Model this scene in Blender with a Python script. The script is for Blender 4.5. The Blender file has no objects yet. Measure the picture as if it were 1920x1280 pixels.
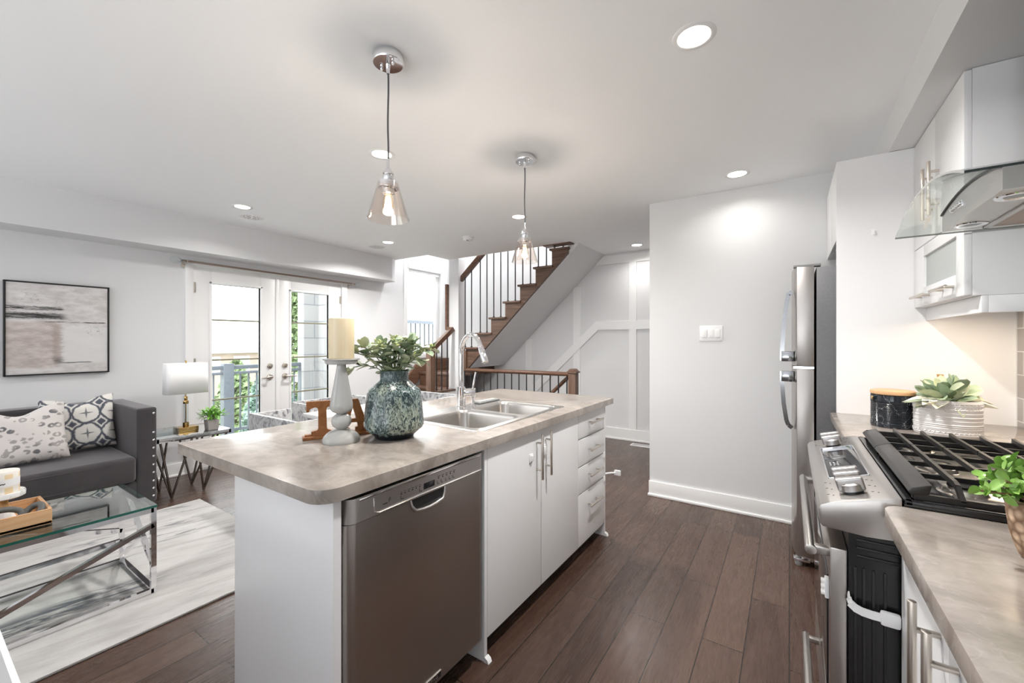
import bpy, bmesh, math, random
from mathutils import Vector, Matrix
S = bpy.context.scene
COL = S.collection
PI = math.pi
rnd = random.Random(7)

# ------------------------------------------------------------------ camera, sky, daylight, exposure
cam_d = bpy.data.cameras.new('camera')
cam_d.lens = 14.625
cam_d.sensor_width = 36
cam_d.shift_y = -2 / 1920
cam_d.clip_start = 0.02
cam_d.clip_end = 300
cam = bpy.data.objects.new('camera', cam_d)
COL.objects.link(cam)
cam.location = (0, 0, 1.31)
cam.rotation_euler = (PI / 2, 0, math.atan(520 / 780))
S.camera = cam

W = bpy.data.worlds.new('sky')
S.world = W
W.use_nodes = True
bg = W.node_tree.nodes['Background']
bg.inputs[0].default_value = (0.97, 0.985, 1.0, 1)
bg.inputs[1].default_value = 2.5

S.view_settings.view_transform = 'Standard'
S.view_settings.look = 'None'
S.view_settings.gamma = 1
S.view_settings.use_curve_mapping = False
S.view_settings.exposure = 0.93
S.cycles.use_denoising = True
S.cycles.max_bounces = 16
S.cycles.diffuse_bounces = 12
S.cycles.glossy_bounces = 5
S.cycles.transmission_bounces = 8
S.cycles.transparent_max_bounces = 16
S.cycles.sample_clamp_indirect = 6
S.cycles.caustics_reflective = False
S.cycles.caustics_refractive = False


def area(name, loc, rot, sx, sy, power, color=(1, 1, 1), portal=False, shape='RECTANGLE', spread=None):
    d = bpy.data.lights.new(name, 'AREA')
    d.shape = shape
    d.size = sx
    d.size_y = sy
    d.energy = power
    d.color = color
    if portal:
        d.cycles.is_portal = True
    o = bpy.data.objects.new(name, d)
    COL.objects.link(o)
    o.location = loc
    o.rotation_euler = rot
    if spread:
        d.spread = math.radians(spread)
    return o


sun_d = bpy.data.lights.new('sun', 'SUN')
sun_d.energy = 2.2
sun_d.angle = 0.01
sun_d.color = (1, 0.97, 0.92)
sun = bpy.data.objects.new('sun', sun_d)
COL.objects.link(sun)
sun.rotation_euler = Vector((-0.25, 0.62, -0.85)).to_track_quat('-Z', 'Y').to_euler()

# added fill lights behind the camera, aimed up to brighten the ceiling
area('rear_ceiling_fill', (-3.1, -2.4, 0.9), (PI / 2 + 1.42, 0, 0), 2.6, 1.9, 24, (0.93, 0.97, 1.0))
area('rear_ceiling_fill', (-0.5, -2.4, 0.9), (PI / 2 + 1.42, 0, 0), 1.6, 1.9, 35, (0.93, 0.97, 1.0))
# sky portals at the french doors, the stair window and the stairwell
area('door_sky_portal', (-4.99, 2.5, 1.1), (0, -PI / 2, 0), 2.0, 1.6, 1, portal=True)
area('stair_window_portal', (-5.0, 4.83, 1.8), (0, -PI / 2, 0), 1.4, 0.8, 1, portal=True)
# upstairs hall lamp above the stairwell
area('upstairs_hall_lamp', (-3.3, 4.92, 4.9), (0, 0, 0), 1.6, 0.6, 40, (1, 0.98, 0.95))


# ------------------------------------------------------------------ mesh helpers
class MB:
    def __init__(self):
        self.bm = bmesh.new()

    def _merge(self, b, mi=0):
        me = bpy.data.meshes.new('tmp')
        if mi:
            for f in b.faces:
                f.material_index = mi
        b.to_mesh(me)
        b.free()
        self.bm.from_mesh(me)
        bpy.data.meshes.remove(me)
        return self

    def box(self, x0, x1, y0, y1, z0, z1, bev=0.0, seg=2, mi=0, M=None):
        b = bmesh.new()
        bmesh.ops.create_cube(b, size=1)
        for v in b.verts:
            v.co = Vector(((x0 + x1) / 2 + v.co.x * (x1 - x0), (y0 + y1) / 2 + v.co.y * (y1 - y0), (z0 + z1) / 2 + v.co.z * (z1 - z0)))
        if bev > 0:
            bmesh.ops.bevel(b, geom=b.edges[:], offset=bev, segments=seg, profile=0.6, affect='EDGES', clamp_overlap=True)
        if M is not None:
            bmesh.ops.transform(b, matrix=M, verts=b.verts)
        return self._merge(b, mi)

    def cyl(self, p0, p1, r0, r1=None, seg=20, mi=0, bev=0.0):
        r1 = r0 if r1 is None else r1
        p0, p1 = Vector(p0), Vector(p1)
        d = p1 - p0
        b = bmesh.new()
        bmesh.ops.create_cone(b, cap_ends=True, segments=seg, radius1=r0, radius2=r1, depth=d.length)
        if bev > 0:
            ed = [e for e in b.edges if abs(e.verts[0].co.z - e.verts[1].co.z) < 1e-6]
            bmesh.ops.bevel(b, geom=ed, offset=bev, segments=2, profile=0.5, affect='EDGES', clamp_overlap=True)
        q = Vector((0, 0, 1)).rotation_difference(d.normalized()).to_matrix().to_4x4()
        bmesh.ops.transform(b, matrix=Matrix.Translation((p0 + p1) / 2) @ q, verts=b.verts)
        return self._merge(b, mi)

    def lathe(self, prof, c=(0, 0, 0), seg=40, mi=0, sy=1.0, M=None):
        b = bmesh.new()
        rows = []
        for r, z in prof:
            if r < 1e-6:
                rows.append([b.verts.new((c[0], c[1], c[2] + z))])
            else:
                rows.append([b.verts.new((c[0] + r * math.cos(2 * PI * k / seg), c[1] + sy * r * math.sin(2 * PI * k / seg), c[2] + z)) for k in range(seg)])
        for a, d in zip(rows[:-1], rows[1:]):
            for k in range(seg):
                k2 = (k + 1) % seg
                if len(a) == 1 and len(d) == 1:
                    continue
                if len(a) == 1:
                    b.faces.new((a[0], d[k2], d[k]))
                elif len(d) == 1:
                    b.faces.new((a[k], a[k2], d[0]))
                else:
                    b.faces.new((a[k], a[k2], d[k2], d[k]))
        bmesh.ops.recalc_face_normals(b, faces=b.faces)
        if M is not None:
            bmesh.ops.transform(b, matrix=M, verts=b.verts)
        return self._merge(b, mi)

    def tube(self, pts, r, seg=10, mi=0, cap=True, closed=False):
        pts = [Vector(p) for p in pts]
        n = len(pts)
        rs = r if isinstance(r, (list, tuple)) else [r] * n
        b = bmesh.new()
        rows = []
        t0 = (pts[1] - pts[0]).normalized()
        up = Vector((0, 0, 1)) if abs(t0.z) < 0.9 else Vector((1, 0, 0))
        nrm = t0.cross(up).normalized()
        for i, p in enumerate(pts):
            if closed:
                t = (pts[(i + 1) % n] - pts[i - 1]).normalized()
            elif i == 0:
                t = t0
            elif i == n - 1:
                t = (pts[-1] - pts[-2]).normalized()
            else:
                t = ((pts[i + 1] - p).normalized() + (p - pts[i - 1]).normalized()).normalized()
            nrm = (nrm - t * nrm.dot(t)).normalized()
            bi = t.cross(nrm)
            rows.append([b.verts.new(p + (nrm * math.cos(2 * PI * k / seg) + bi * math.sin(2 * PI * k / seg)) * rs[i]) for k in range(seg)])
        pr = list(zip(rows[:-1], rows[1:]))
        if closed:
            pr.append((rows[-1], rows[0]))
        for a, d in pr:
            for k in range(seg):
                b.faces.new((a[k], a[(k + 1) % seg], d[(k + 1) % seg], d[k]))
        if cap and not closed:
            b.faces.new(rows[0][::-1])
            b.faces.new(rows[-1])
        bmesh.ops.recalc_face_normals(b, faces=b.faces)
        return self._merge(b, mi)

    def bar(self, p0, p1, w, h=None, mi=0, up=(0, 0, 1)):
        h = w if h is None else h
        p0, p1 = Vector(p0), Vector(p1)
        d = (p1 - p0)
        t = d.normalized()
        u = Vector(up)
        if abs(t.dot(u)) > 0.98:
            u = Vector((0, 1, 0))
        s = t.cross(u).normalized()
        u = s.cross(t).normalized()
        b = bmesh.new()
        vs = []
        for p in (p0, p1):
            for a, c in ((-1, -1), (1, -1), (1, 1), (-1, 1)):
                vs.append(b.verts.new(p + s * a * w / 2 + u * c * h / 2))
        for f in ((0, 1, 2, 3), (7, 6, 5, 4), (0, 4, 5, 1), (1, 5, 6, 2), (2, 6, 7, 3), (3, 7, 4, 0)):
            b.faces.new([vs[i] for i in f])
        bmesh.ops.recalc_face_normals(b, faces=b.faces)
        return self._merge(b, mi)

    def prism(self, poly, axis, a0, a1, bev=0.0, mi=0, M=None, seg=2):
        """poly: 2-D outline; axis 'x' -> (y,z), 'y' -> (x,z), 'z' -> (x,y)"""
        def P(u, v, a):
            return {'x': (a, u, v), 'y': (u, a, v), 'z': (u, v, a)}[axis]
        b = bmesh.new()
        A = [b.verts.new(P(u, v, a0)) for u, v in poly]
        B = [b.verts.new(P(u, v, a1)) for u, v in poly]
        n = len(poly)
        b.faces.new(A)
        b.faces.new(B[::-1])
        for k in range(n):
            b.faces.new((A[k], B[k], B[(k + 1) % n], A[(k + 1) % n]))
        bmesh.ops.recalc_face_normals(b, faces=b.faces)
        if bev > 0:
            bmesh.ops.bevel(b, geom=b.edges[:], offset=bev, segments=seg, profile=0.6, affect='EDGES', clamp_overlap=True)
        if M is not None:
            bmesh.ops.transform(b, matrix=M, verts=b.verts)
        return self._merge(b, mi)

    def ball(self, c, r, sx=1, sy=1, sz=1, seg=20, mi=0):
        b = bmesh.new()
        bmesh.ops.create_uvsphere(b, u_segments=seg, v_segments=max(6, seg // 2), radius=r)
        for v in b.verts:
            v.co = Vector((c[0] + v.co.x * sx, c[1] + v.co.y * sy, c[2] + v.co.z * sz))
        return self._merge(b, mi)

    def leaf(self, base, d, up, L, w, bend=0.25, mi=0, n=5, round_=False, cup=0.15):
        """a curved leaf blade of small thickness"""
        base, d, up = Vector(base), Vector(d).normalized(), Vector(up)
        s = d.cross(up)
        if s.length < 1e-4:
            s = d.cross(Vector((1, 0.3, 0)))
        s.normalize()
        up = s.cross(d).normalized()
        b = bmesh.new()
        rows = []
        for i in range(n + 1):
            t = i / n
            if round_:
                ww = w * math.sqrt(max(0.0, 1 - (2 * t - 1) ** 2)) * 0.5
            else:
                ww = w * 0.5 * math.sin(PI * min(1, t ** 0.8)) ** 0.9
            ww = max(ww, 0.0008)
            c = base + d * (L * t) + up * (-bend * L * t * t)
            rows.append((b.verts.new(c - s * ww + up * ww * cup), b.verts.new(c - up * ww * cup), b.verts.new(c + s * ww + up * ww * cup)))
        for a, e in zip(rows[:-1], rows[1:]):
            b.faces.new((a[0], a[1], e[1], e[0]))
            b.faces.new((a[1], a[2], e[2], e[1]))
        return self._merge(b, mi)

    def build(self, name, mat, parent=None, smooth=40, sub=0, solid=0.0):
        me = bpy.data.meshes.new(name)
        off = Vector((0, 0, 0))
        p = parent
        while p is not None:
            off += p.location
            p = p.parent
        if off.length > 0:
            bmesh.ops.translate(self.bm, vec=-off, verts=self.bm.verts)
        self.bm.to_mesh(me)
        self.bm.free()
        for m in (mat if isinstance(mat, (list, tuple)) else [mat]):
            me.materials.append(m)
        if smooth:
            me.shade_smooth()
            me.set_sharp_from_angle(angle=math.radians(smooth))
        o = bpy.data.objects.new(name, me)
        COL.objects.link(o)
        if parent is not None:
            o.parent = parent
        if solid:
            md = o.modifiers.new('thickness', 'SOLIDIFY')
            md.thickness = solid
            md.offset = 0
        if sub:
            md = o.modifiers.new('subdivision', 'SUBSURF')
            md.levels = sub
            md.render_levels = sub
        return o


def tag(o, label=None, cat=None, group=None, kind=None):
    if label:
        o['label'] = label
    if cat:
        o['category'] = cat
    if group:
        o['group'] = group
    if kind:
        o['kind'] = kind
    return o


def thing(name, label, cat, loc=(0, 0, 0), group=None):
    o = bpy.data.objects.new(name, None)
    o.empty_display_size = 0.1
    COL.objects.link(o)
    o.location = loc
    return tag(o, label, cat, group)


def struct(name, mb, mat, **k):
    return tag(mb.build(name, mat, **k), kind='structure')


def dup(root, loc, rz=None, label=None, group=None):
    r = root.copy()
    COL.objects.link(r)
    r.location = loc
    if rz is not None:
        r.rotation_euler = (0, 0, rz)
    if label:
        r['label'] = label
    if group:
        r['group'] = group
    for ch in list(root.children):
        c = ch.copy()
        COL.objects.link(c)
        c.parent = r
        for g in ch.children:
            d = g.copy()
            COL.objects.link(d)
            d.parent = c
    return r


def text_part(name, body, size, mat, M, parent=None, depth=0.0006, label=None, spacing=1.0):
    cu = bpy.data.curves.new(name, 'FONT')
    cu.body = body
    cu.size = size
    cu.extrude = depth
    cu.align_x = 'CENTER'
    cu.align_y = 'CENTER'
    cu.space_character = spacing
    t = bpy.data.objects.new('tmp_text', cu)
    COL.objects.link(t)
    bpy.context.view_layer.update()
    me = bpy.data.meshes.new_from_object(t.evaluated_get(bpy.context.evaluated_depsgraph_get()))
    bpy.data.objects.remove(t)
    bpy.data.curves.remove(cu)
    off = Vector((0, 0, 0))
    p = parent
    while p is not None:
        off += p.location
        p = p.parent
    me.transform(Matrix.Translation(-off) @ M)
    me.name = name
    me.materials.clear()
    me.materials.append(mat)
    o = bpy.data.objects.new(name, me)
    COL.objects.link(o)
    o.parent = parent
    if label:
        o['label'] = label
    return o


# ------------------------------------------------------------------ materials
class NT:
    def __init__(self, name, color=(0.8, 0.8, 0.8), rough=0.5, metal=0.0, spec=0.5):
        self.m = bpy.data.materials.new(name)
        self.m.use_nodes = True
        self.t = self.m.node_tree
        self.n = self.t.nodes
        self.p = self.n['Principled BSDF']
        self.out = self.n['Material Output']
        self.set(0, (*color, 1) if len(color) == 3 else color)
        self.p.inputs['Roughness'].default_value = rough
        self.p.inputs['Metallic'].default_value = metal
        self.p.inputs['Specular IOR Level'].default_value = spec
        self._co = None

    def set(self, key, v):
        s = self.p.inputs[key]
        self.put(s, v)

    def put(self, sock, v):
        if isinstance(v, bpy.types.NodeSocket):
            self.t.links.new(v, sock)
        else:
            if isinstance(v, (tuple, list)) and len(v) == 3 and sock.type == 'RGBA':
                v = (*v, 1)
            sock.default_value = v

    def co(self, kind='Object'):
        if self._co is None:
            self._co = self.n.new('ShaderNodeTexCoord')
        return self._co.outputs[kind]

    def map(self, v=None, loc=(0, 0, 0), scale=(1, 1, 1), rot=(0, 0, 0)):
        k = self.n.new('ShaderNodeMapping')
        self.put(k.inputs[0], v if v is not None else self.co())
        k.inputs['Location'].default_value = loc
        k.inputs['Scale'].default_value = scale
        k.inputs['Rotation'].default_value = rot
        return k.outputs[0]

    def noise(self, v=None, scale=5, detail=4, rough=0.55, dist=0.0, out=0):
        k = self.n.new('ShaderNodeTexNoise')
        self.put(k.inputs['Vector'], v if v is not None else self.co())
        k.inputs['Scale'].default_value = scale
        k.inputs['Detail'].default_value = detail
        k.inputs['Roughness'].default_value = rough
        k.inputs['Distortion'].default_value = dist
        return k.outputs[out]

    def voro(self, v=None, scale=5, feature='F1', rand=1.0):
        k = self.n.new('ShaderNodeTexVoronoi')
        k.feature = feature
        self.put(k.inputs['Vector'], v if v is not None else self.co())
        k.inputs['Scale'].default_value = scale
        k.inputs['Randomness'].default_value = rand
        return k.outputs['Distance']

    def math(self, op, a, b=0.0, c=0.0):
        k = self.n.new('ShaderNodeMath')
        k.operation = op
        self.put(k.inputs[0], a)
        self.put(k.inputs[1], b)
        self.put(k.inputs[2], c)
        return k.outputs[0]

    def vmath(self, op, a, b=(0, 0, 0)):
        k = self.n.new('ShaderNodeVectorMath')
        k.operation = op
        self.put(k.inputs[0], a)
        self.put(k.inputs[1], b)
        return k.outputs['Value'] if op in ('LENGTH', 'DISTANCE', 'DOT_PRODUCT') else k.outputs[0]

    def step(self, v, lo, hi, a=0.0, b=1.0):
        k = self.n.new('ShaderNodeMapRange')
        k.interpolation_type = 'SMOOTHSTEP'
        self.put(k.inputs[0], v)
        for i, x in zip((1, 2, 3, 4), (lo, hi, a, b)):
            k.inputs[i].default_value = x
        return k.outputs[0]

    def band(self, v, lo, hi, soft):
        a = self.step(v, lo - soft, lo + soft)
        b = self.step(v, hi - soft, hi + soft, 1, 0)
        return self.math('MULTIPLY', a, b)

    def sep(self, v):
        k = self.n.new('ShaderNodeSeparateXYZ')
        self.put(k.inputs[0], v)
        return k.outputs

    def comb(self, x=0.0, y=0.0, z=0.0):
        k = self.n.new('ShaderNodeCombineXYZ')
        self.put(k.inputs[0], x)
        self.put(k.inputs[1], y)
        self.put(k.inputs[2], z)
        return k.outputs[0]

    def mix(self, f, a, b):
        k = self.n.new('ShaderNodeMix')
        k.data_type = 'RGBA'
        k.clamp_factor = True
        self.put(k.inputs[0], f)
        self.put(k.inputs[6], a)
        self.put(k.inputs[7], b)
        return k.outputs[2]

    def ramp(self, f, stops):
        k = self.n.new('ShaderNodeValToRGB')
        self.put(k.inputs[0], f)
        e = k.color_ramp.elements
        while len(e) < len(stops):
            e.new(0.5)
        for i, (p, c) in enumerate(stops):
            e[i].position = p
            e[i].color = (*c, 1)
        return k.outputs[0]

    def bump(self, h, strength=0.3, dist=0.002):
        k = self.n.new('ShaderNodeBump')
        k.inputs['Strength'].default_value = strength
        k.inputs['Distance'].default_value = dist
        self.put(k.inputs['Height'], h)
        self.set('Normal', k.outputs[0])


def plain(name, c, rough=0.5, metal=0.0, spec=0.5, var=0.0, scale=30):
    t = NT(name, c, rough, metal, spec)
    if var:
        f = t.noise(scale=scale)
        d = tuple(max(0, x * (1 - var)) for x in c)
        e = tuple(min(1, x * (1 + var)) for x in c)
        t.set(0, t.mix(f, d, e))
    return t.m


def paint(name, c, rough=0.55):
    t = NT(name, c, rough, spec=0.3)
    t.bump(t.noise(scale=180, detail=2), 0.04, 0.001)
    return t.m


def brushed(name, c, rough, axis, amt=0.05):
    t = NT(name, c, rough, 1.0)
    sc = [260, 260, 260]
    sc['xyz'.index(axis)] = 3
    f = t.noise(t.map(scale=sc), scale=1, detail=2)
    t.set('Roughness', t.step(f, 0.2, 0.8, rough - amt / 2, rough + amt / 2))
    t.set(0, t.mix(f, tuple(x * 0.97 for x in c), tuple(min(1, x * 1.03) for x in c)))
    return t.m


def thin_glass(name, tint=(1, 1, 1), refl=1.0, rough=0.0, ior=1.45):
    m = bpy.data.materials.new(name)
    m.use_nodes = True
    t = m.node_tree
    t.nodes.clear()
    o = t.nodes.new('ShaderNodeOutputMaterial')
    mx = t.nodes.new('ShaderNodeMixShader')
    tr = t.nodes.new('ShaderNodeBsdfTransparent')
    tr.inputs[0].default_value = (*tint, 1)
    gl = t.nodes.new('ShaderNodeBsdfGlossy')
    gl.inputs['Roughness'].default_value = rough
    # Schlick reflectance from the facing angle (the same from both sides of a thin sheet)
    lw = t.nodes.new('ShaderNodeLayerWeight')
    lw.inputs[0].default_value = 0.5
    pw = t.nodes.new('ShaderNodeMath')
    pw.operation = 'POWER'
    pw.inputs[1].default_value = 4.0
    t.links.new(lw.outputs['Facing'], pw.inputs[0])
    mu = t.nodes.new('ShaderNodeMath')
    mu.operation = 'MULTIPLY_ADD'
    mu.inputs[1].default_value = 0.8 * refl
    mu.inputs[2].default_value = 0.045 * refl
    mu.use_clamp = True
    t.links.new(pw.outputs[0], mu.inputs[0])
    t.links.new(mu.outputs[0], mx.inputs[0])
    t.links.new(tr.outputs[0], mx.inputs[1])
    t.links.new(gl.outputs[0], mx.inputs[2])
    t.links.new(mx.outputs[0], o.inputs[0])
    return m


def emit(name, c, s):
    m = bpy.data.materials.new(name)
    m.use_nodes = True
    t = m.node_tree
    t.nodes.clear()
    o = t.nodes.new('ShaderNodeOutputMaterial')
    e = t.nodes.new('ShaderNodeEmission')
    e.inputs[0].default_value = (*c, 1)
    e.inputs[1].default_value = s
    t.links.new(e.outputs[0], o.inputs[0])
    return m


def wood(name, c0, c1, c2, axis, scale=1.0, rough=0.4):
    """grain running along an axis"""
    t = NT(name, c1, rough)
    i = 'xyz'.index(axis)
    sc = [26.0 * scale] * 3
    sc[i] = 1.6 * scale
    w = t.noise(t.map(scale=sc), scale=1, detail=6, rough=0.65, dist=0.8)
    sc2 = [150.0 * scale] * 3
    sc2[i] = 5 * scale
    g = t.noise(t.map(scale=sc2), scale=1, detail=3, rough=0.6)
    col = t.ramp(w, [(0.3, c0), (0.5, c1), (0.72, c2)])
    dk = tuple(x * 0.45 for x in c0)
    t.set(0, t.mix(t.step(g, 0.58, 0.75, 0, 0.75), col, dk))
    t.bump(g, 0.12, 0.001)
    return t.m


M = {}
M['wall'] = paint('wall_paint', (0.725, 0.73, 0.74))
M['ceiling'] = paint('ceiling_paint', (0.91, 0.92, 0.935), 0.8)
M['trim'] = plain('white_trim', (0.83, 0.83, 0.83), 0.3)
M['cab'] = plain('white_cabinet', (0.80, 0.80, 0.81), 0.28)
M['white'] = plain('white_gloss', (0.85, 0.85, 0.85), 0.25)
M['plastic'] = plain('white_plastic', (0.85, 0.85, 0.86), 0.35)
M['chrome'] = plain('chrome', (0.86, 0.86, 0.88), 0.06, 1.0)
M['dark_chrome'] = plain('dark_chrome', (0.36, 0.36, 0.37), 0.12, 1.0)
M['nickel'] = brushed('brushed_nickel', (0.62, 0.57, 0.51), 0.3, 'z')
M['steel_z'] = brushed('stainless_steel_vertical', (0.46, 0.43, 0.41), 0.30, 'z')
M['steel_y'] = plain('stainless_steel', (0.50, 0.475, 0.455), 0.30, 1.0)
M['steel_panel'] = plain('stainless_panel', (0.52, 0.50, 0.49), 0.34, 1.0)
M['sink'] = plain('sink_steel', (0.60, 0.575, 0.55), 0.27, 1.0)
M['fridge_side'] = plain('dark_steel_side', (0.13, 0.13, 0.135), 0.42, 0.4, var=0.15, scale=90)
M['black'] = plain('black_enamel', (0.012, 0.012, 0.013), 0.22)
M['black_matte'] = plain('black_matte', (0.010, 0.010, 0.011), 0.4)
M['iron'] = plain('cast_iron', (0.026, 0.024, 0.023), 0.36, 0.25, var=0.25, scale=120)
M['baluster'] = plain('black_iron_rod', (0.03, 0.03, 0.033), 0.4, 0.3)
M['rubber'] = plain('grey_rubber', (0.25, 0.25, 0.25), 0.6)
M['rod'] = plain('bronze_rod', (0.30, 0.24, 0.20), 0.35, 0.8)
M['brass'] = plain('brass', (0.62, 0.42, 0.16), 0.18, 1.0)
M['gold_leg'] = plain('dark_bronze', (0.20, 0.17, 0.15), 0.25, 0.9)
M['acrylic'] = thin_glass('clear_acrylic', (0.95, 0.97, 0.97), 1.3)
M['shade'] = plain('white_linen_shade', (0.86, 0.86, 0.86), 0.8)
M['window_glass'] = thin_glass('window_glass', (0.97, 0.985, 0.98), 0.9)
M['pendant_glass'] = thin_glass('pendant_glass', (0.985, 0.95, 0.925), 1.6)
M['table_glass'] = thin_glass('table_glass', (0.80, 0.86, 0.84), 1.6)
M['glass_edge'] = plain('green_glass_edge', (0.015, 0.10, 0.075), 0.1)
M['hood_glass'] = thin_glass('hood_glass', (0.94, 0.97, 0.955), 1.2)
M['dark_glass_edge'] = plain('dark_glass_edge', (0.012, 0.022, 0.018), 0.1)
M['frosted'] = plain('frosted_glass', (0.42, 0.45, 0.44), 0.35)
M['black_glass'] = plain('black_glass', (0.02, 0.02, 0.022), 0.05)
M['lamp_on'] = emit('lamp_diffuser_lit', (1.0, 0.90, 0.76), 9)
M['filament'] = emit('bulb_filament', (1.0, 0.74, 0.42), 22)
M['bulb_glass'] = thin_glass('bulb_glass', (1.0, 0.95, 0.86), 0.8)
M['cord'] = plain('grey_cord', (0.10, 0.10, 0.11), 0.6)
M['candle'] = None
M['leaf_green'] = plain('bright_leaf', (0.16, 0.40, 0.04), 0.4, var=0.45, scale=25)
M['leaf_boxwood'] = plain('round_leaf', (0.24, 0.43, 0.09), 0.30, var=0.5, scale=30)
M['leaf_sage'] = plain('sage_leaf', (0.30, 0.38, 0.26), 0.5, var=0.35, scale=25)
M['leaf_pale'] = plain('pale_sage_leaf', (0.50, 0.54, 0.36), 0.5, var=0.3, scale=25)
M['leaf_bud'] = plain('yellow_green_bud', (0.45, 0.50, 0.20), 0.5)
M['petal'] = plain('cream_petal', (0.82, 0.80, 0.66), 0.5)
M['stem'] = plain('green_stem', (0.16, 0.22, 0.08), 0.6)
M['twig'] = plain('brown_twig', (0.20, 0.12, 0.06), 0.7)
M['soil'] = plain('dark_soil', (0.03, 0.022, 0.016), 0.9)
M['pot_grey'] = plain('grey_concrete_pot', (0.42, 0.39, 0.37), 0.8, var=0.2, scale=60)
M['ceramic_grey'] = plain('pale_grey_glaze', (0.43, 0.43, 0.415), 0.07, var=0.06, scale=20)
M['oak'] = wood('stained_oak', (0.070, 0.036, 0.022), (0.125, 0.070, 0.046), (0.20, 0.12, 0.082), 'x', 1.0, 0.38)
M['oak_y'] = wood('stained_oak_rail', (0.085, 0.040, 0.024), (0.14, 0.075, 0.048), (0.21, 0.12, 0.08), 'y', 1.0, 0.35)
M['oak_z'] = wood('stained_oak_post', (0.085, 0.042, 0.026), (0.14, 0.078, 0.050), (0.21, 0.12, 0.082), 'z', 1.0, 0.38)
M['rail'] = wood('stained_oak_handrail', (0.085, 0.038, 0.022), (0.14, 0.070, 0.043), (0.20, 0.115, 0.075), 'x', 1.0, 0.3)
M['cherry'] = wood('cherry_wood', (0.22, 0.075, 0.020), (0.31, 0.12, 0.036), (0.40, 0.17, 0.06), 'x', 1.0, 0.4)
M['tray_wood'] = wood('acacia_wood', (0.36, 0.17, 0.07), (0.56, 0.33, 0.17), (0.66, 0.43, 0.25), 'y', 0.6, 0.45)
M['acacia_stem'] = wood('acacia_stem', (0.40, 0.20, 0.06), (0.56, 0.32, 0.12), (0.68, 0.44, 0.20), 'z', 1.5, 0.35)
M['lid_wood'] = wood('bamboo_lid', (0.52, 0.29, 0.14), (0.60, 0.36, 0.19), (0.66, 0.43, 0.25), 'x', 1.5, 0.45)
M['tile'] = None
M['stone'] = None
M['railing_grey'] = plain('grey_balcony_rail', (0.13, 0.15, 0.18), 0.5)
M['railing_dark'] = plain('dark_grey_picket', (0.05, 0.055, 0.065), 0.6)
M['deck'] = plain('balcony_deck', (0.55, 0.55, 0.55), 0.7)
M['brick_far'] = plain('far_brick', (0.42, 0.33, 0.30), 0.9, var=0.2, scale=3)
M['roof_far'] = plain('far_roof', (0.50, 0.48, 0.47), 0.9)
M['tree'] = plain('tree_leaf', (0.22, 0.30, 0.15), 0.6, var=0.5, scale=2)
M['tree_blue'] = plain('spruce_leaf', (0.19, 0.28, 0.24), 0.6, var=0.5, scale=2)
M['bark'] = plain('bark', (0.12, 0.09, 0.07), 0.9)
M['lawn'] = plain('street_lawn', (0.30, 0.36, 0.22), 0.95, var=0.3, scale=1)
M['car'] = plain('car_paint', (0.45, 0.48, 0.52), 0.3)
M['sofa'] = None


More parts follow.
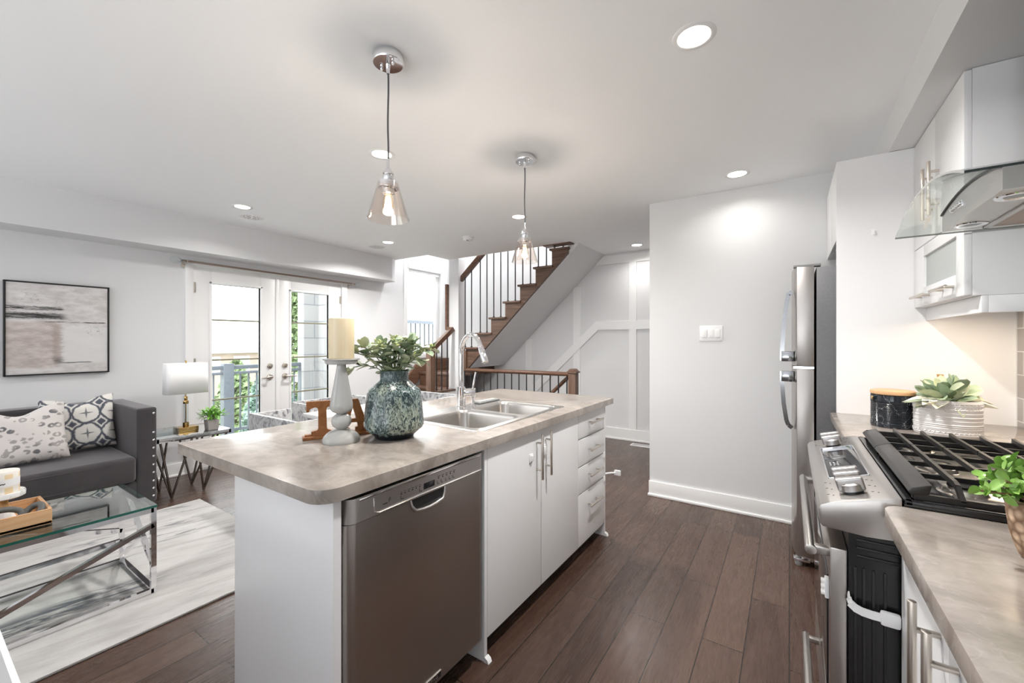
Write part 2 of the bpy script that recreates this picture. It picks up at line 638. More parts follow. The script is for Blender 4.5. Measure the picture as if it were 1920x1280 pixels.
def mk():
    # floor planks running away from the camera (along y)
    t = NT('dark_wood_floor', (0.1, 0.06, 0.05), 0.3)
    o = t.sep(t.co())
    v = t.comb(o[1], o[0], 0.0)
    b = t.n.new('ShaderNodeTexBrick')
    b.offset = 0.37
    t.put(b.inputs['Vector'], v)
    t.put(b.inputs['Color1'], (0.0, 0.0, 0.0))
    t.put(b.inputs['Color2'], (1.0, 1.0, 1.0))
    b.inputs['Mortar'].default_value = (0.5, 0.5, 0.5, 1)
    b.inputs['Scale'].default_value = 1
    b.inputs['Mortar Size'].default_value = 0.0022
    b.inputs['Mortar Smooth'].default_value = 0.1
    b.inputs['Brick Width'].default_value = 1.22
    b.inputs['Row Height'].default_value = 0.16
    tone = t.sep(b.outputs['Color'])[0]
    vv = t.comb(t.math('MULTIPLY', o[0], 9.0), t.math('ADD', t.math('MULTIPLY', o[1], 1.1), t.math('MULTIPLY', tone, 37.0)), t.math('MULTIPLY', tone, 11.0))
    w = t.noise(vv, scale=1, detail=5, rough=0.6, dist=1.6)
    rings = t.math('FRACT', t.math('MULTIPLY', w, 9.0))
    vg = t.comb(t.math('MULTIPLY', o[0], 150.0), t.math('MULTIPLY', o[1], 5.0), tone)
    g = t.noise(vg, scale=1, detail=3, rough=0.6)
    base = t.mix(tone, (0.043, 0.021, 0.014), (0.092, 0.053, 0.037))
    c = t.mix(t.step(w, 0.3, 0.75, 0, 0.55), base, (0.112, 0.069, 0.051))
    c = t.mix(t.step(rings, 0.72, 0.98, 0, 0.55), c, (0.040, 0.020, 0.014))
    c = t.mix(t.step(g, 0.54, 0.78, 0, 0.32), c, (0.045, 0.025, 0.018))
    c = t.mix(b.outputs['Fac'], c, (0.012, 0.008, 0.006))
    t.set(0, c)
    t.set('Roughness', t.step(g, 0.3, 0.8, 0.22, 0.36))
    h = t.math('SUBTRACT', t.math('MULTIPLY', g, 0.25), t.math('ADD', b.outputs['Fac'], t.math('MULTIPLY', t.step(rings, 0.75, 0.98), 0.3)))
    t.bump(h, 0.25, 0.0015)
    M['floor'] = t.m

    # laminate counter
    t = NT('stone_laminate', (0.4, 0.35, 0.31), 0.17)
    v = t.map(scale=(1, 1.5, 1), rot=(0, 0, 0.5))
    a = t.noise(v, scale=3.2, detail=8, rough=0.62, dist=1.4)
    b2 = t.noise(v, scale=14, detail=6, rough=0.6, dist=0.8)
    vein = t.math('ABSOLUTE', t.math('SUBTRACT', t.noise(v, scale=4.0, detail=5, rough=0.5, dist=1.2), 0.5))
    c = t.ramp(a, [(0.28, (0.22, 0.188, 0.164)), (0.45, (0.315, 0.275, 0.244)), (0.6, (0.39, 0.346, 0.31)), (0.78, (0.26, 0.222, 0.196))])
    c = t.mix(t.step(b2, 0.42, 0.75, 0, 0.5), c, (0.20, 0.170, 0.152))
    c = t.mix(t.step(vein, 0.0, 0.010, 0.22, 0), c, (0.48, 0.44, 0.40))
    t.set(0, c)
    t.bump(t.noise(scale=170, detail=2), 0.14, 0.001)
    t.p.inputs['Specular IOR Level'].default_value = 0.75
    M['counter'] = t.m

    # rug
    t = NT('marbled_rug', (0.7, 0.69, 0.68), 0.95, spec=0.1)
    v = t.map(scale=(1.3, 1.0, 1), rot=(0, 0, 0.25))
    vs = t.map(v, scale=(3.2, 0.75, 1))
    a = t.noise(vs, scale=1.6, detail=8, rough=0.62, dist=1.2)
    vf = t.map(v, scale=(11, 2.2, 1))
    f = t.noise(vf, scale=1.5, detail=8, rough=0.7, dist=0.9)
    big = t.noise(v, scale=0.95, detail=3, rough=0.5)
    c = t.ramp(a, [(0.3, (0.42, 0.395, 0.38)), (0.5, (0.55, 0.53, 0.515)), (0.7, (0.62, 0.605, 0.595))])
    mask = t.math('MULTIPLY', t.step(big, 0.50, 0.62), t.step(f, 0.48, 0.66))
    c = t.mix(t.math('MULTIPLY', mask, 0.75), c, (0.13, 0.14, 0.16))
    c = t.mix(t.step(f, 0.56, 0.74, 0, 0.6), c, (0.36, 0.345, 0.335))
    o = t.sep(t.co())
    # ink-dark streak patch in the rug's design
    dx = t.math('DIVIDE', t.math('SUBTRACT', o[0], 0.06), 0.13)
    dy = t.math('DIVIDE', t.math('SUBTRACT', o[1], 0.30), 0.42)
    rr = t.math('ADD', t.math('MULTIPLY', dx, dx), t.math('MULTIPLY', dy, dy))
    streak = t.math('MULTIPLY', t.step(rr, 0.2, 1.3, 1, 0), t.step(f, 0.40, 0.56))
    c = t.mix(t.math('MULTIPLY', streak, 0.85), c, (0.07, 0.08, 0.10))
    t.set(0, c)
    t.bump(t.noise(scale=420, detail=2), 0.5, 0.004)
    M['rug'] = t.m

    # sofa velvet
    t = NT('charcoal_velvet', (0.07, 0.065, 0.068), 0.75, spec=0.2)
    a = t.noise(scale=5, detail=5, rough=0.6, dist=0.6)
    t.set(0, t.mix(a, (0.036, 0.033, 0.035), (0.070, 0.064, 0.067)))
    t.set('Sheen Weight', 0.6)
    t.set('Sheen Roughness', 0.4)
    t.set('Sheen Tint', (0.75, 0.72, 0.75))
    M['sofa'] = t.m

    # leopard cushion (pattern in object y,z)
    t = NT('leopard_fabric', (0.7, 0.68, 0.66), 0.85, spec=0.2)
    o = t.sep(t.co())
    d = t.voro(t.map(t.comb(o[1], t.math('MULTIPLY', o[2], 1.3), 0.0), scale=(1, 1, 1)), scale=19, rand=0.9)
    nz = t.noise(scale=30, detail=3)
    dd = t.math('ADD', d, t.math('MULTIPLY', t.math('SUBTRACT', nz, 0.5), 0.34))
    ring = t.band(dd, 0.17, 0.42, 0.04)
    gap = t.step(t.noise(scale=34, detail=1), 0.36, 0.44)
    ring = t.math('MULTIPLY', ring, gap)
    tone = t.noise(scale=9, detail=2)
    ink = t.mix(t.step(tone, 0.5, 0.66), (0.34, 0.32, 0.31), (0.10, 0.10, 0.11))
    t.set(0, t.mix(t.math('MULTIPLY', ring, 0.9), (0.66, 0.62, 0.60), ink))
    t.set('Sheen Weight', 0.3)
    M['leopard'] = t.m

    # tie-dye (shibori) cushion
    t = NT('shibori_fabric', (0.75, 0.75, 0.72), 0.85, spec=0.2)
    o = t.sep(t.co())
    n1 = t.math('MULTIPLY', t.math('SUBTRACT', t.noise(scale=22, detail=3), 0.5), 0.22)
    P_ = 1 / 0.155

    def lat(sy, sz):
        fy = t.math('SUBTRACT', t.math('FRACT', t.math('ADD', t.math('MULTIPLY', o[1], P_), sy)), 0.5)
        fz = t.math('SUBTRACT', t.math('FRACT', t.math('ADD', t.math('MULTIPLY', o[2], P_), sz)), 0.5)
        return fy, fz
    fy, fz = lat(0.2, 0.1)
    ln = t.vmath('LENGTH', t.comb(fy, fz, 0.0))
    r1 = t.band(t.math('ADD', ln, n1), 0.44, 0.54, 0.035)
    l1 = t.band(t.math('ADD', t.math('ABSOLUTE', fy), t.math('MULTIPLY', t.math('ABSOLUTE', fz), 0.16)), -0.1, 0.045, 0.02)
    l1 = t.math('MULTIPLY', l1, t.step(t.math('ABSOLUTE', fz), 0.26, 0.32, 1, 0))
    l2 = t.band(t.math('ADD', t.math('ABSOLUTE', fz), t.math('MULTIPLY', t.math('ABSOLUTE', fy), 0.16)), -0.1, 0.045, 0.02)
    l2 = t.math('MULTIPLY', l2, t.step(t.math('ABSOLUTE', fy), 0.22, 0.28, 1, 0))
    dia = t.math('ADD', t.math('ABSOLUTE', fy), t.math('ABSOLUTE', fz))
    cor = t.step(t.math('ADD', dia, n1), 0.80, 0.88)
    k = t.math('MAXIMUM', t.math('MAXIMUM', r1, cor), t.math('MULTIPLY', t.math('MAXIMUM', l1, l2), 0.85))
    t.set(0, t.mix(t.math('MULTIPLY', k, 0.93), (0.72, 0.70, 0.66), (0.045, 0.055, 0.085)))
    M['shibori'] = t.m

    # ceramic vase with a reactive glaze
    t = NT('reactive_glaze', (0.1, 0.15, 0.16), 0.12)
    o = t.sep(t.co())
    v = t.map(scale=(1, 1, 0.55))
    a = t.noise(v, scale=62, detail=5, rough=0.7, dist=2.2)
    bigv = t.noise(t.map(scale=(1, 1, 0.3)), scale=14, detail=2)
    c = t.mix(t.step(a, 0.45, 0.60), (0.016, 0.032, 0.038), (0.27, 0.35, 0.33))
    c = t.mix(t.math('MULTIPLY', t.step(bigv, 0.52, 0.7, 0, 0.6), t.step(a, 0.42, 0.52)), c, (0.40, 0.44, 0.34))
    drip = t.math('ADD', o[2], t.math('MULTIPLY', t.math('SUBTRACT', t.noise(t.map(scale=(1, 1, 0.05)), scale=26, detail=2), 0.5), 0.09))
    c = t.mix(t.step(drip, 0.022, 0.032, 1, 0), c, (0.008, 0.013, 0.018))
    neck = t.step(o[2], 0.228, 0.236)
    c = t.mix(t.math('MULTIPLY', neck, 0.55), c, (0.075, 0.11, 0.12))
    t.set(0, c)
    t.bump(a, 0.25, 0.002)
    M['glaze'] = t.m

    # candle wax with soft vertical streaks
    t = NT('cream_wax', (0.8, 0.68, 0.45), 0.45)
    s = t.noise(t.map(scale=(60, 60, 0.6)), scale=1, detail=2)
    t.set(0, t.mix(s, (0.72, 0.55, 0.31), (0.86, 0.77, 0.58)))
    t.set('Subsurface Weight', 0.15)
    t.set('Subsurface Radius', (0.02, 0.012, 0.006))
    M['candle'] = t.m
    t = NT('tan_white_wax', (0.8, 0.7, 0.5), 0.4)
    oo = t.sep(t.co())
    at = t.math('ARCTAN2', oo[1], oo[0])
    chk = t.step(t.math('SINE', t.math('MULTIPLY', at, 6.0)), -0.2, 0.2)
    hz = t.step(t.math('SINE', t.math('MULTIPLY', oo[2], 105.0)), -0.3, 0.3)
    t.set(0, t.mix(t.math('MULTIPLY', chk, hz), (0.80, 0.76, 0.70), (0.74, 0.58, 0.36)))
    M['plaid_wax'] = t.m

    # marbled white stone
    t = NT('white_marble', (0.8, 0.8, 0.79), 0.2)
    vein = t.math('ABSOLUTE', t.math('SUBTRACT', t.noise(scale=7, detail=4, dist=1.5), 0.5))
    t.set(0, t.mix(t.step(vein, 0, 0.03, 0.6, 0), (0.80, 0.80, 0.79), (0.35, 0.36, 0.36)))
    M['marble'] = t.m
    t = NT('black_marble_glaze', (0.02, 0.025, 0.03), 0.12)
    vein = t.math('ABSOLUTE', t.math('SUBTRACT', t.noise(scale=9, detail=4, dist=1.5), 0.5))
    t.set(0, t.mix(t.step(vein, 0, 0.006, 0.8, 0), (0.014, 0.018, 0.024), (0.55, 0.55, 0.55)))
    M['canister'] = t.m

    # crushed silver velvet of the dining chairs
    t = NT('crushed_silver_velvet', (0.4, 0.4, 0.42), 0.4, 0.2)
    a = t.noise(scale=13, detail=6, rough=0.6, dist=2.2)
    t.set(0, t.ramp(a, [(0.36, (0.13, 0.12, 0.14)), (0.47, (0.42, 0.42, 0.43)), (0.6, (0.60, 0.60, 0.60)), (0.7, (0.38, 0.37, 0.38))]))
    t.set('Sheen Weight', 0.5)
    M['velvet'] = t.m

    # abstract canvas (object y,z; canvas spans 0.58 x 0.73)
    t = NT('abstract_canvas', (0.7, 0.68, 0.67), 0.7)
    o = t.sep(t.co())
    wob = t.math('MULTIPLY', t.math('SUBTRACT', t.noise(t.map(scale=(1, .5, 4)), scale=30, detail=6, rough=0.75), 0.5), 0.16)
    wobs = t.math('MULTIPLY', t.math('SUBTRACT', t.noise(t.map(scale=(1, 0.25, 3)), scale=30, detail=5, rough=0.7), 0.5), 0.03)
    u = t.math('ADD', t.math('DIVIDE', o[1], 0.56), 0.5)      # 0 left .. 1 right
    w = t.math('ADD', t.math('DIVIDE', o[2], 0.71), 0.5)      # 0 bottom .. 1 top
    uu = t.math('ADD', u, wob)
    ww = t.math('ADD', w, wobs)
    br = t.noise(t.map(scale=(1, 1, 3)), scale=9, detail=6, rough=0.65)
    c = t.mix(t.step(br, .3, .7), (0.56, 0.53, 0.52), (0.76, 0.74, 0.73))
    blk = t.math('MULTIPLY', t.band(uu, -0.2, 0.48, 0.05), t.band(ww, 0.07, 0.585, 0.03))
    c = t.mix(t.math('MULTIPLY', blk, 0.9), c, t.mix(t.step(br, .3, .7), (0.42, 0.355, 0.33), (0.64, 0.57, 0.54)))
    wht = t.math('MULTIPLY', t.band(uu, 0.54, 1.2, 0.03), t.band(ww, 0.10, 0.53, 0.02))
    c = t.mix(t.math('MULTIPLY', wht, 0.8), c, (0.73, 0.73, 0.72))
    col = t.math('MULTIPLY', t.band(uu, 0.43, 0.51, 0.025), t.band(ww, 0.12, 0.55, 0.02))
    c = t.mix(t.math('MULTIPLY', col, 0.55), c, (0.33, 0.25, 0.225))
    dry = t.step(t.noise(t.map(scale=(1, 0.5, 5)), scale=22, detail=5, rough=0.7), 0.36, 0.5)
    rag = t.math('MULTIPLY', t.math('SUBTRACT', t.noise(t.map(scale=(1, 0.6, 2)), scale=75, detail=4, rough=0.7), 0.5), 0.05)
    wr = t.math('ADD', ww, rag)
    streaks = t.step(t.noise(t.map(scale=(1, 0.12, 3.2)), scale=60, detail=4, rough=0.7), 0.34, 0.56, 0.45, 1.0)
    s1 = t.math('MULTIPLY', t.math('MULTIPLY', t.band(uu, -0.2, 0.53, 0.03), t.band(wr, 0.705, 0.748, 0.010)), t.math('MULTIPLY', dry, streaks))
    s2 = t.math('MULTIPLY', t.math('MULTIPLY', t.band(t.math('ADD', uu, t.math('MULTIPLY', ww, 0.5)), -0.2, 0.87, 0.07), t.band(wr, 0.610, 0.675, 0.014)), streaks)
    ln = t.math('MULTIPLY', t.math('MULTIPLY', t.band(uu, 0.35, 0.98, 0.02), t.band(ww, 0.575, 0.583, 0.004)), dry)
    l3 = t.math('MULTIPLY', t.math('MULTIPLY', t.band(uu, 0.42, 0.83, 0.03), t.band(ww, 0.112, 0.122, 0.005)), dry)
    sm = t.math('MULTIPLY', t.band(uu, 0.43, 0.53, 0.03), t.band(ww, 0.11, 0.17, 0.03))
    k = t.math('MAXIMUM', t.math('MAXIMUM', s1, s2), t.math('MAXIMUM', t.math('MAXIMUM', ln, l3), t.math('MULTIPLY', sm, 0.6)))
    c = t.mix(k, c, (0.022, 0.020, 0.022))
    crk = t.voro(scale=70, feature='DISTANCE_TO_EDGE')
    crn = t.math('MULTIPLY', t.step(crk, 0.0, 0.05, 1, 0), t.step(t.noise(scale=50, detail=2), 0.5, 0.6))
    z1 = t.math('MULTIPLY', t.band(uu, 0.13, 0.30, 0.02), t.band(ww, 0.79, 0.92, 0.02))
    z2 = t.math('MULTIPLY', t.band(uu, 0.45, 0.53, 0.02), t.band(ww, 0.75, 0.83, 0.02))
    z3 = t.math('MULTIPLY', t.band(uu, 0.76, 0.95, 0.03), t.band(ww, 0.44, 0.57, 0.03))
    z = t.math('MULTIPLY', t.math('MAXIMUM', z1, t.math('MAXIMUM', z2, z3)), crn)
    c = t.mix(t.math('MULTIPLY', z, 0.8), c, (0.10, 0.095, 0.095))
    t.set(0, c)
    t.bump(br, 0.2, 0.004)
    M['canvas'] = t.m

    # backsplash tiles
    t = NT('grey_tile', (0.3, 0.27, 0.26), 0.2)
    o = t.sep(t.co())
    b = t.n.new('ShaderNodeTexBrick')
    t.put(b.inputs['Vector'], t.comb(o[1], o[2], 0.0))
    t.put(b.inputs['Color1'], (0.30, 0.275, 0.265))
    t.put(b.inputs['Color2'], (0.33, 0.305, 0.295))
    t.put(b.inputs['Mortar'], (0.62, 0.60, 0.58))
    b.inputs['Scale'].default_value = 1
    b.inputs['Mortar Size'].default_value = 0.0025
    b.inputs['Brick Width'].default_value = 0.31
    b.inputs['Row Height'].default_value = 0.105
    t.set(0, b.outputs['Color'])
    t.bump(t.math('SUBTRACT', 1.0, b.outputs['Fac']), 0.3, 0.002)
    M['tile'] = t.m

    # pale stone blocks of the balcony pier
    t = NT('pale_stone_block', (0.6, 0.6, 0.6), 0.85)
    o = t.sep(t.co())
    b = t.n.new('ShaderNodeTexBrick')
    t.put(b.inputs['Vector'], t.comb(t.math('ADD', o[0], o[1]), o[2], 0.0))
    t.put(b.inputs['Color1'], (0.34, 0.345, 0.35))
    t.put(b.inputs['Color2'], (0.40, 0.40, 0.405))
    t.put(b.inputs['Mortar'], (0.24, 0.25, 0.27))
    b.inputs['Scale'].default_value = 1
    b.inputs['Mortar Size'].default_value = 0.010
    b.inputs['Brick Width'].default_value = 0.52
    b.inputs['Row Height'].default_value = 0.27
    t.set(0, b.outputs['Color'])
    M['stone'] = t.m

    # grease filter mesh
    t = NT('filter_mesh', (0.45, 0.36, 0.30), 0.4, 0.7)
    o = t.sep(t.co())
    ch = t.math('MULTIPLY', t.math('SINE', t.math('MULTIPLY', o[0], 900.0)), t.math('SINE', t.math('MULTIPLY', o[1], 900.0)))
    t.set(0, t.mix(t.step(ch, -0.3, 0.5), (0.50, 0.38, 0.30), (0.24, 0.17, 0.13)))
    M['filter'] = t.m
    # woven pot / basket
    t = NT('rope_pot', (0.42, 0.28, 0.18), 0.85)
    d = t.voro(scale=60)
    t.set(0, t.mix(t.step(d, 0.2, 0.7), (0.56, 0.40, 0.28), (0.20, 0.12, 0.07)))
    t.bump(d, 0.6, 0.006)
    M['rope'] = t.m


mk()

# ================================================================== THE ROOM
CH = 2.466
XL, XR, YB, YF = -4.93, 0.871, -3.0, 5.38

f = MB()
f.box(XL - .1, XR + .1, YB - .1, 4.56, -0.06, 0)
f.box(XL - .1, -3.9, 4.56, YF, -0.06, 0)
f.box(-2.2, XR + .1, 4.56, YF, -0.06, 0)
struct('floor', f, M['floor'], smooth=0)

c = MB()
c.box(-4.07, XR + .1, YB - .1, 4.46, CH, CH + .3)
c.box(XL - .1, -4.07, YB - .1, 4.05, CH, CH + .3)
c.box(-2.13, XR + .1, 4.46, YF + .1, CH, CH + .3)
struct('ceiling', c, M['ceiling'], smooth=0)

# left wall with the french-door opening and the tall stair window
DY0, DY1, DZ = 1.675, 3.327, 2.062
WY0, WY1, WZ0, WZ1 = 4.46, 5.20, 1.10, 2.52
w = MB()
T = 0.16
w.box(XL - T, XL, YB - .1, DY0, -.06, 2.75)
w.box(XL - T, XL, DY0, DY1, DZ, 2.75)
w.box(XL - T, XL, DY1, WY0, -.06, 2.75)
w.box(XL - T, XL, WY0, WY1, -.06, WZ0)
w.box(XL - T, XL, WY0, WY1, WZ1, 2.75)
w.box(XL - T, XL, WY1, YF + .1, -.06, 2.75)
w.box(XL - T, XL, 3.9, YF + .1, 2.75, 5.0)
struct('wall_left', w, M['wall'], smooth=0)

# far wall behind the stairs with board-and-batten panelling
w = MB()
w.box(XL - .1, XR + .1, YF, YF + .12, -2.4, 5.0)
struct('wall_far', w, M['wall'], smooth=0)
b = MB()
Y1, Y0 = YF, YF - .014
b.box(-1.742, -1.645, Y0, Y1, 0.15, 2.43)
b.box(-2.54, -2.435, Y0, Y1, 0.15, 2.06)
b.box(-3.33, -3.225, Y0, Y1, -.2, 1.33)
b.box(-2.20, 0.5, Y0 - .001, Y1, 1.455, 1.566)
b.box(-2.19, 0.5, Y0 - .001, Y1, 2.33, 2.44)
b.box(-0.9, -0.8, Y0, Y1, 0.15, 2.43)
b.box(-2.20, 0.5, Y0 - .004, Y1, 0.0, 0.150, 0.004)
b.box(-2.20, 0.5, Y0 - .012, Y1, 0.0, 0.022, 0.004)
# diagonal boards following the flight going down
b.prism([(-2.20, 1.566), (-2.163, 1.455), (-3.75, -0.02), (-3.9, 0.0)], 'y', Y0 - .0035, Y1)
struct('trim_1', b, M['trim'], smooth=0)

# partition wall facing the camera, beside the fridge
w = MB()
w.box(-0.988, XR, 3.59, 3.71, 0, CH)
struct('wall_partition', w, M['wall'], smooth=0)
b = MB()
b.box(-0.992, XR, 3.575, 3.59, 0, 0.125, 0.004)
b.box(-0.998, XR, 3.562, 3.59, 0, 0.020, 0.006)
struct('baseboard_partition', b, M['trim'])

w = MB()
w.box(XR, XR + .12, YB - .1, YF, 0, CH)
struct('wall_right', w, M['wall'], smooth=0)
b = MB()
b.box(XR - .008, XR, -1.5, 2.85, 0.914, 2.0)
struct('trim_2', b, M['tile'], smooth=0)

# unseen rear wall behind the camera, one opening added to let in daylight
w = MB()
for x0, x1, z0, z1 in ((XL, -4.6, 0, CH), (-3.3, XR, 0, CH), (-4.6, -3.3, 0, .9), (-4.6, -3.3, 2.2, CH)):
    w.box(x0, x1, YB - .1, YB, z0, z1)
struct('wall_rear', w, M['wall'], smooth=0)

# upper walls round the stairwell
w = MB()
w.box(-2.13, -2.03, 4.46, YF, CH + .3, 5.0)
w.box(XL, -2.1, 3.93, 4.05, CH + .3, 5.0)
w.box(-2.135, -2.11, 4.46, YF, CH + .002, CH + .3)
struct('wall_stairwell', w, M['wall'], smooth=0)
w = MB()
w.box(XL, -2.1, 3.93, YF, 4.96, 5.06)
struct('ceiling_stairwell', w, M['ceiling'], smooth=0)

# bulkhead along the window wall, bulkhead over the kitchen run, column by the stairs
b = MB()
b.prism([(XL, YB), (-4.637, YB), (-4.637, 3.92), (-4.70, 4.03), (XL, 4.03)], 'z', 2.147, CH)
struct('trim_3', b, M['wall'], smooth=0)
b = MB()
b.box(0.43, XR, YB, 3.59, 2.29, CH)
struct('trim_4', b, M['wall'], smooth=0)
b = MB()
b.box(-4.06, -3.88, 4.46, 4.60, 0, CH)
struct('trim_5', b, M['wall'], smooth=0)
b = MB()
b.box(XL, XL + .015, YB, 1.61, 0, .125, 0.004)
b.box(XL, XL + .028, YB, 1.61, 0, .02, 0.006)
b.box(XL, XL + .015, 3.40, 4.0, 0, .125, 0.004)
struct('baseboard_left', b, M['trim'])

# ---------------------------------------------------------------- french doors
fr = MB()
for y0, y1 in ((1.612, 1.680), (3.322, 3.405)):
    fr.box(XL - T, XL + .018, y0, y1, 0, 2.10, 0.004)
fr.box(XL - T, XL + .016, 1.68, 3.322, DZ - .006, 2.10, 0.003)
fr.box(XL - T, XL - .01, 1.68, 3.322, -.02, 0.02)
struct('trim_6', fr, M['trim'])


def french_door(y0, y1, g0, g1, hinge_y, handle_y, lever_dir, name):
    X0, X1 = XL - .045, XL
    m = MB()
    z0, z1, zg0, zg1 = 0.02, 2.050, 0.25, 1.89
    m.box(X0, X1, y0, g0, z0, z1, 0.002)
    m.box(X0, X1, g1, y1, z0, z1, 0.002)
    m.box(X0, X1, g0, g1, z0, zg0, 0.002)
    m.box(X0, X1, g0, g1, zg1, z1, 0.002)
    d = struct(name, m, M['trim'])
    m = MB()
    for a, c, e, h in ((g0 - .022, g0, zg0 - .022, zg1 + .022), (g1, g1 + .022, zg0 - .022, zg1 + .022), (g0 - .022, g1 + .022, zg0 - .022, zg0), (g0 - .022, g1 + .022, zg1, zg1 + .022)):
        m.box(X0 + .002, X1 + .010, a, c, e, h, 0.004)
    m.build('glazing_bead', M['white'], d)
    m = MB()
    m.box(XL - .026, XL - .020, g0, g1, zg0, zg1)
    m.build('glass_pane', M['window_glass'], d)
    for z in (1.522, 1.107, 0.692):
        m = MB()
        m.box(XL - .030, XL - .016, g0, g1, z - .008, z + .008, 0.002)
        o = m.build('glazing_bar', M['brass_grey'], d)
    for z in (1.84, 1.08, 0.25):
        m = MB()
        m.cyl((XL + .008, hinge_y, z - .05), (XL + .008, hinge_y, z + .05), 0.008, seg=12)
        m.box(XL - .001, XL + .004, hinge_y - .018, hinge_y + .018, z - .05, z + .05, 0.001)
        m.build('hinge', M['nickel'], d)
    m = MB()
    m.cyl((XL, handle_y, 1.02), (XL + .014, handle_y, 1.02), 0.031, 0.028, 28, bev=.003)
    m.cyl((XL + .014, handle_y, 1.02), (XL + .022, handle_y, 1.02), 0.014, seg=20, bev=.002)
    m.box(XL + .020, XL + .030, handle_y - .005, handle_y + .005, 1.005, 1.035, 0.003)
    m.build('deadbolt', M['nickel'], d)
    m = MB()
    m.cyl((XL, handle_y, 0.895), (XL + .014, handle_y, 0.895), 0.034, 0.029, 28, bev=.003)
    m.cyl((XL + .010, handle_y, 0.895), (XL + .055, handle_y, 0.895), 0.013, seg=18)
    m.tube([(XL + .052, handle_y, .895), (XL + .060, handle_y + lever_dir * .03, .897), (XL + .058, handle_y + lever_dir * .07, .892), (XL + .055, handle_y + lever_dir * .115, .888)], [.013, .011, .009, .007])
    m.build('lever_handle', M['nickel'], d)
    return d


M['brass_grey'] = plain('grey_glazing_bar', (0.24, 0.23, 0.16), 0.5)
dl = french_door(1.684, 2.497, 1.842, 2.313, 1.686, 2.416, -1, 'door_1')
dr = french_door(2.503, 3.318, 2.660, 3.142, 3.316, 2.585, 1, 'door_2')
m = MB()
m.box(XL, XL + .010, 2.478, 2.516, 0.02, 2.05, 0.003)
m.build('astragal', M['trim'], dl)

# ---------------------------------------------------------------- stair window
m = MB()
for a, c_, e, h in ((WY0, WY0 + .055, WZ0, WZ1), (WY1 - .055, WY1, WZ0, WZ1), (WY0, WY1, WZ0, WZ0 + .055), (WY0, WY1, WZ1 - .055, WZ1)):
    m.box(XL - .11, XL - .05, a, c_, e, h, 0.004)
wn = struct('window_1', m, M['white'])
m = MB()
m.box(XL - .085, XL - .078, WY0 + .05, WY1 - .05, WZ0 + .05, WZ1 - .05)
m.build('glass_pane', M['window_glass'], wn)
m = MB()
m.box(XL - .090, XL - .072, WY0 + .05, WY1 - .05, 1.995, 2.008)
m.build('glazing_bar', M['white'], wn)
m = MB()
m.box(XL, XL + .016, WY0 - .07, WY0, WZ0 - .07, 2.75, 0.003)
m.box(XL, XL + .016, WY1, WY1 + .07, WZ0 - .07, 2.75, 0.003)
m.box(XL, XL + .016, WY0, WY1, WZ0 - .07, WZ0, 0.003)
m.build('casing', M['trim'], wn)
rb = thing('roller_blind', 'white rolled-up blind cassette across the top of the narrow stair window', 'blind', (XL, 4.83, 2.42))
m = MB()
m.box(XL - .03, XL + .045, WY0 + .003, WY1 - .003, 2.425, 2.512, 0.012)
m.build('cassette', M['white'], rb)
m = MB()
m.box(XL + .004, XL + .010, WY0 + .03, WY1 - .05, 2.385, 2.43)
m.box(XL - .002, XL + .016, WY0 + .03, WY1 - .05, 2.372, 2.388, 0.004)
m.build('fabric_hem', M['plastic'], rb)

# ---------------------------------------------------------------- curtain rod
cr = thing('curtain_rod', 'slim bronze curtain rod with clear crystal ends above the french doors', 'curtain rod', (-4.83, 2.5, 2.07))
m = MB()
m.cyl((-4.83, 1.56, 2.075), (-4.83, 3.46, 2.062), 0.0105, seg=14)
m.build('rod', M['rod'], cr)
for y, z, s in ((1.56, 2.075, -1), (3.46, 2.062, 1)):
    m = MB()
    m.cyl((-4.83, y - s * .02, z), (-4.83, y + s * .012, z), 0.012, seg=14)
    m.ball((-4.83, y + s * .05, z), 0.034, 1, 1.25, 1)
    for k in range(4):
        a = k * PI / 2 + .4
        m.tube([(-4.83, y, z), (-4.83 + .022 * math.cos(a), y + s * .012, z + .022 * math.sin(a)), (-4.83 + .03 * math.cos(a), y + s * .035, z + .03 * math.sin(a))], [.005, .004, .002], 6)
    m.build('finial', M['acrylic'], cr)
    m = MB()
    m.cyl((XL, y - s * .04, z - .02), (-4.83, y - s * .04, z - .012), 0.006, seg=10)
    m.box(XL, XL + .006, y - s * .04 - .014, y - s * .04 + .014, z - .055, z + .015, 0.002)
    m.tube([(-4.83, y - s * .04, z - .014), (-4.818, y - s * .04, z - .012), (-4.816, y - s * .04, z + .006)], .004, 6)
    m.build('bracket', M['nickel'], cr)

# ---------------------------------------------------------------- staircase
RZ = 0.2023


def nosing_x(k):
    return -3.36 + (k - 8) * 0.231


st = thing('staircase', 'dark oak staircase rising to the right behind the column, open stringer with black rods', 'staircase', (-3.8, 4.5, 0))
SY0, SY1 = 4.50, 4.545
poly = [(-2.204, 2.354), (-2.204, 2.455)]
for k in range(12, 6, -1):
    poly += [(nosing_x(k + 1) + .022 if k < 12 else -2.204, RZ * k - .022), (nosing_x(k) + .022, RZ * k - .022)]
poly += [(nosing_x(7) + .022, RZ * 6 - .022), (-3.78, RZ * 6 - .022), (-3.78, 0.895), (-3.744, 0.922)]
poly2 = [poly[0], poly[1]] + poly[2:]
m = MB()
# saw-tooth stringer built column by column
xs = [(-3.78, nosing_x(7) + .022, RZ * 6 - .024)] + [(nosing_x(k) + .022, nosing_x(k + 1) + .022, RZ * k - .024) for k in range(7, 12)] + [(nosing_x(12) + .022, -2.204, RZ * 12 - .024)]


def soff(x):
    return 2.354 + .93 * (x + 2.204)


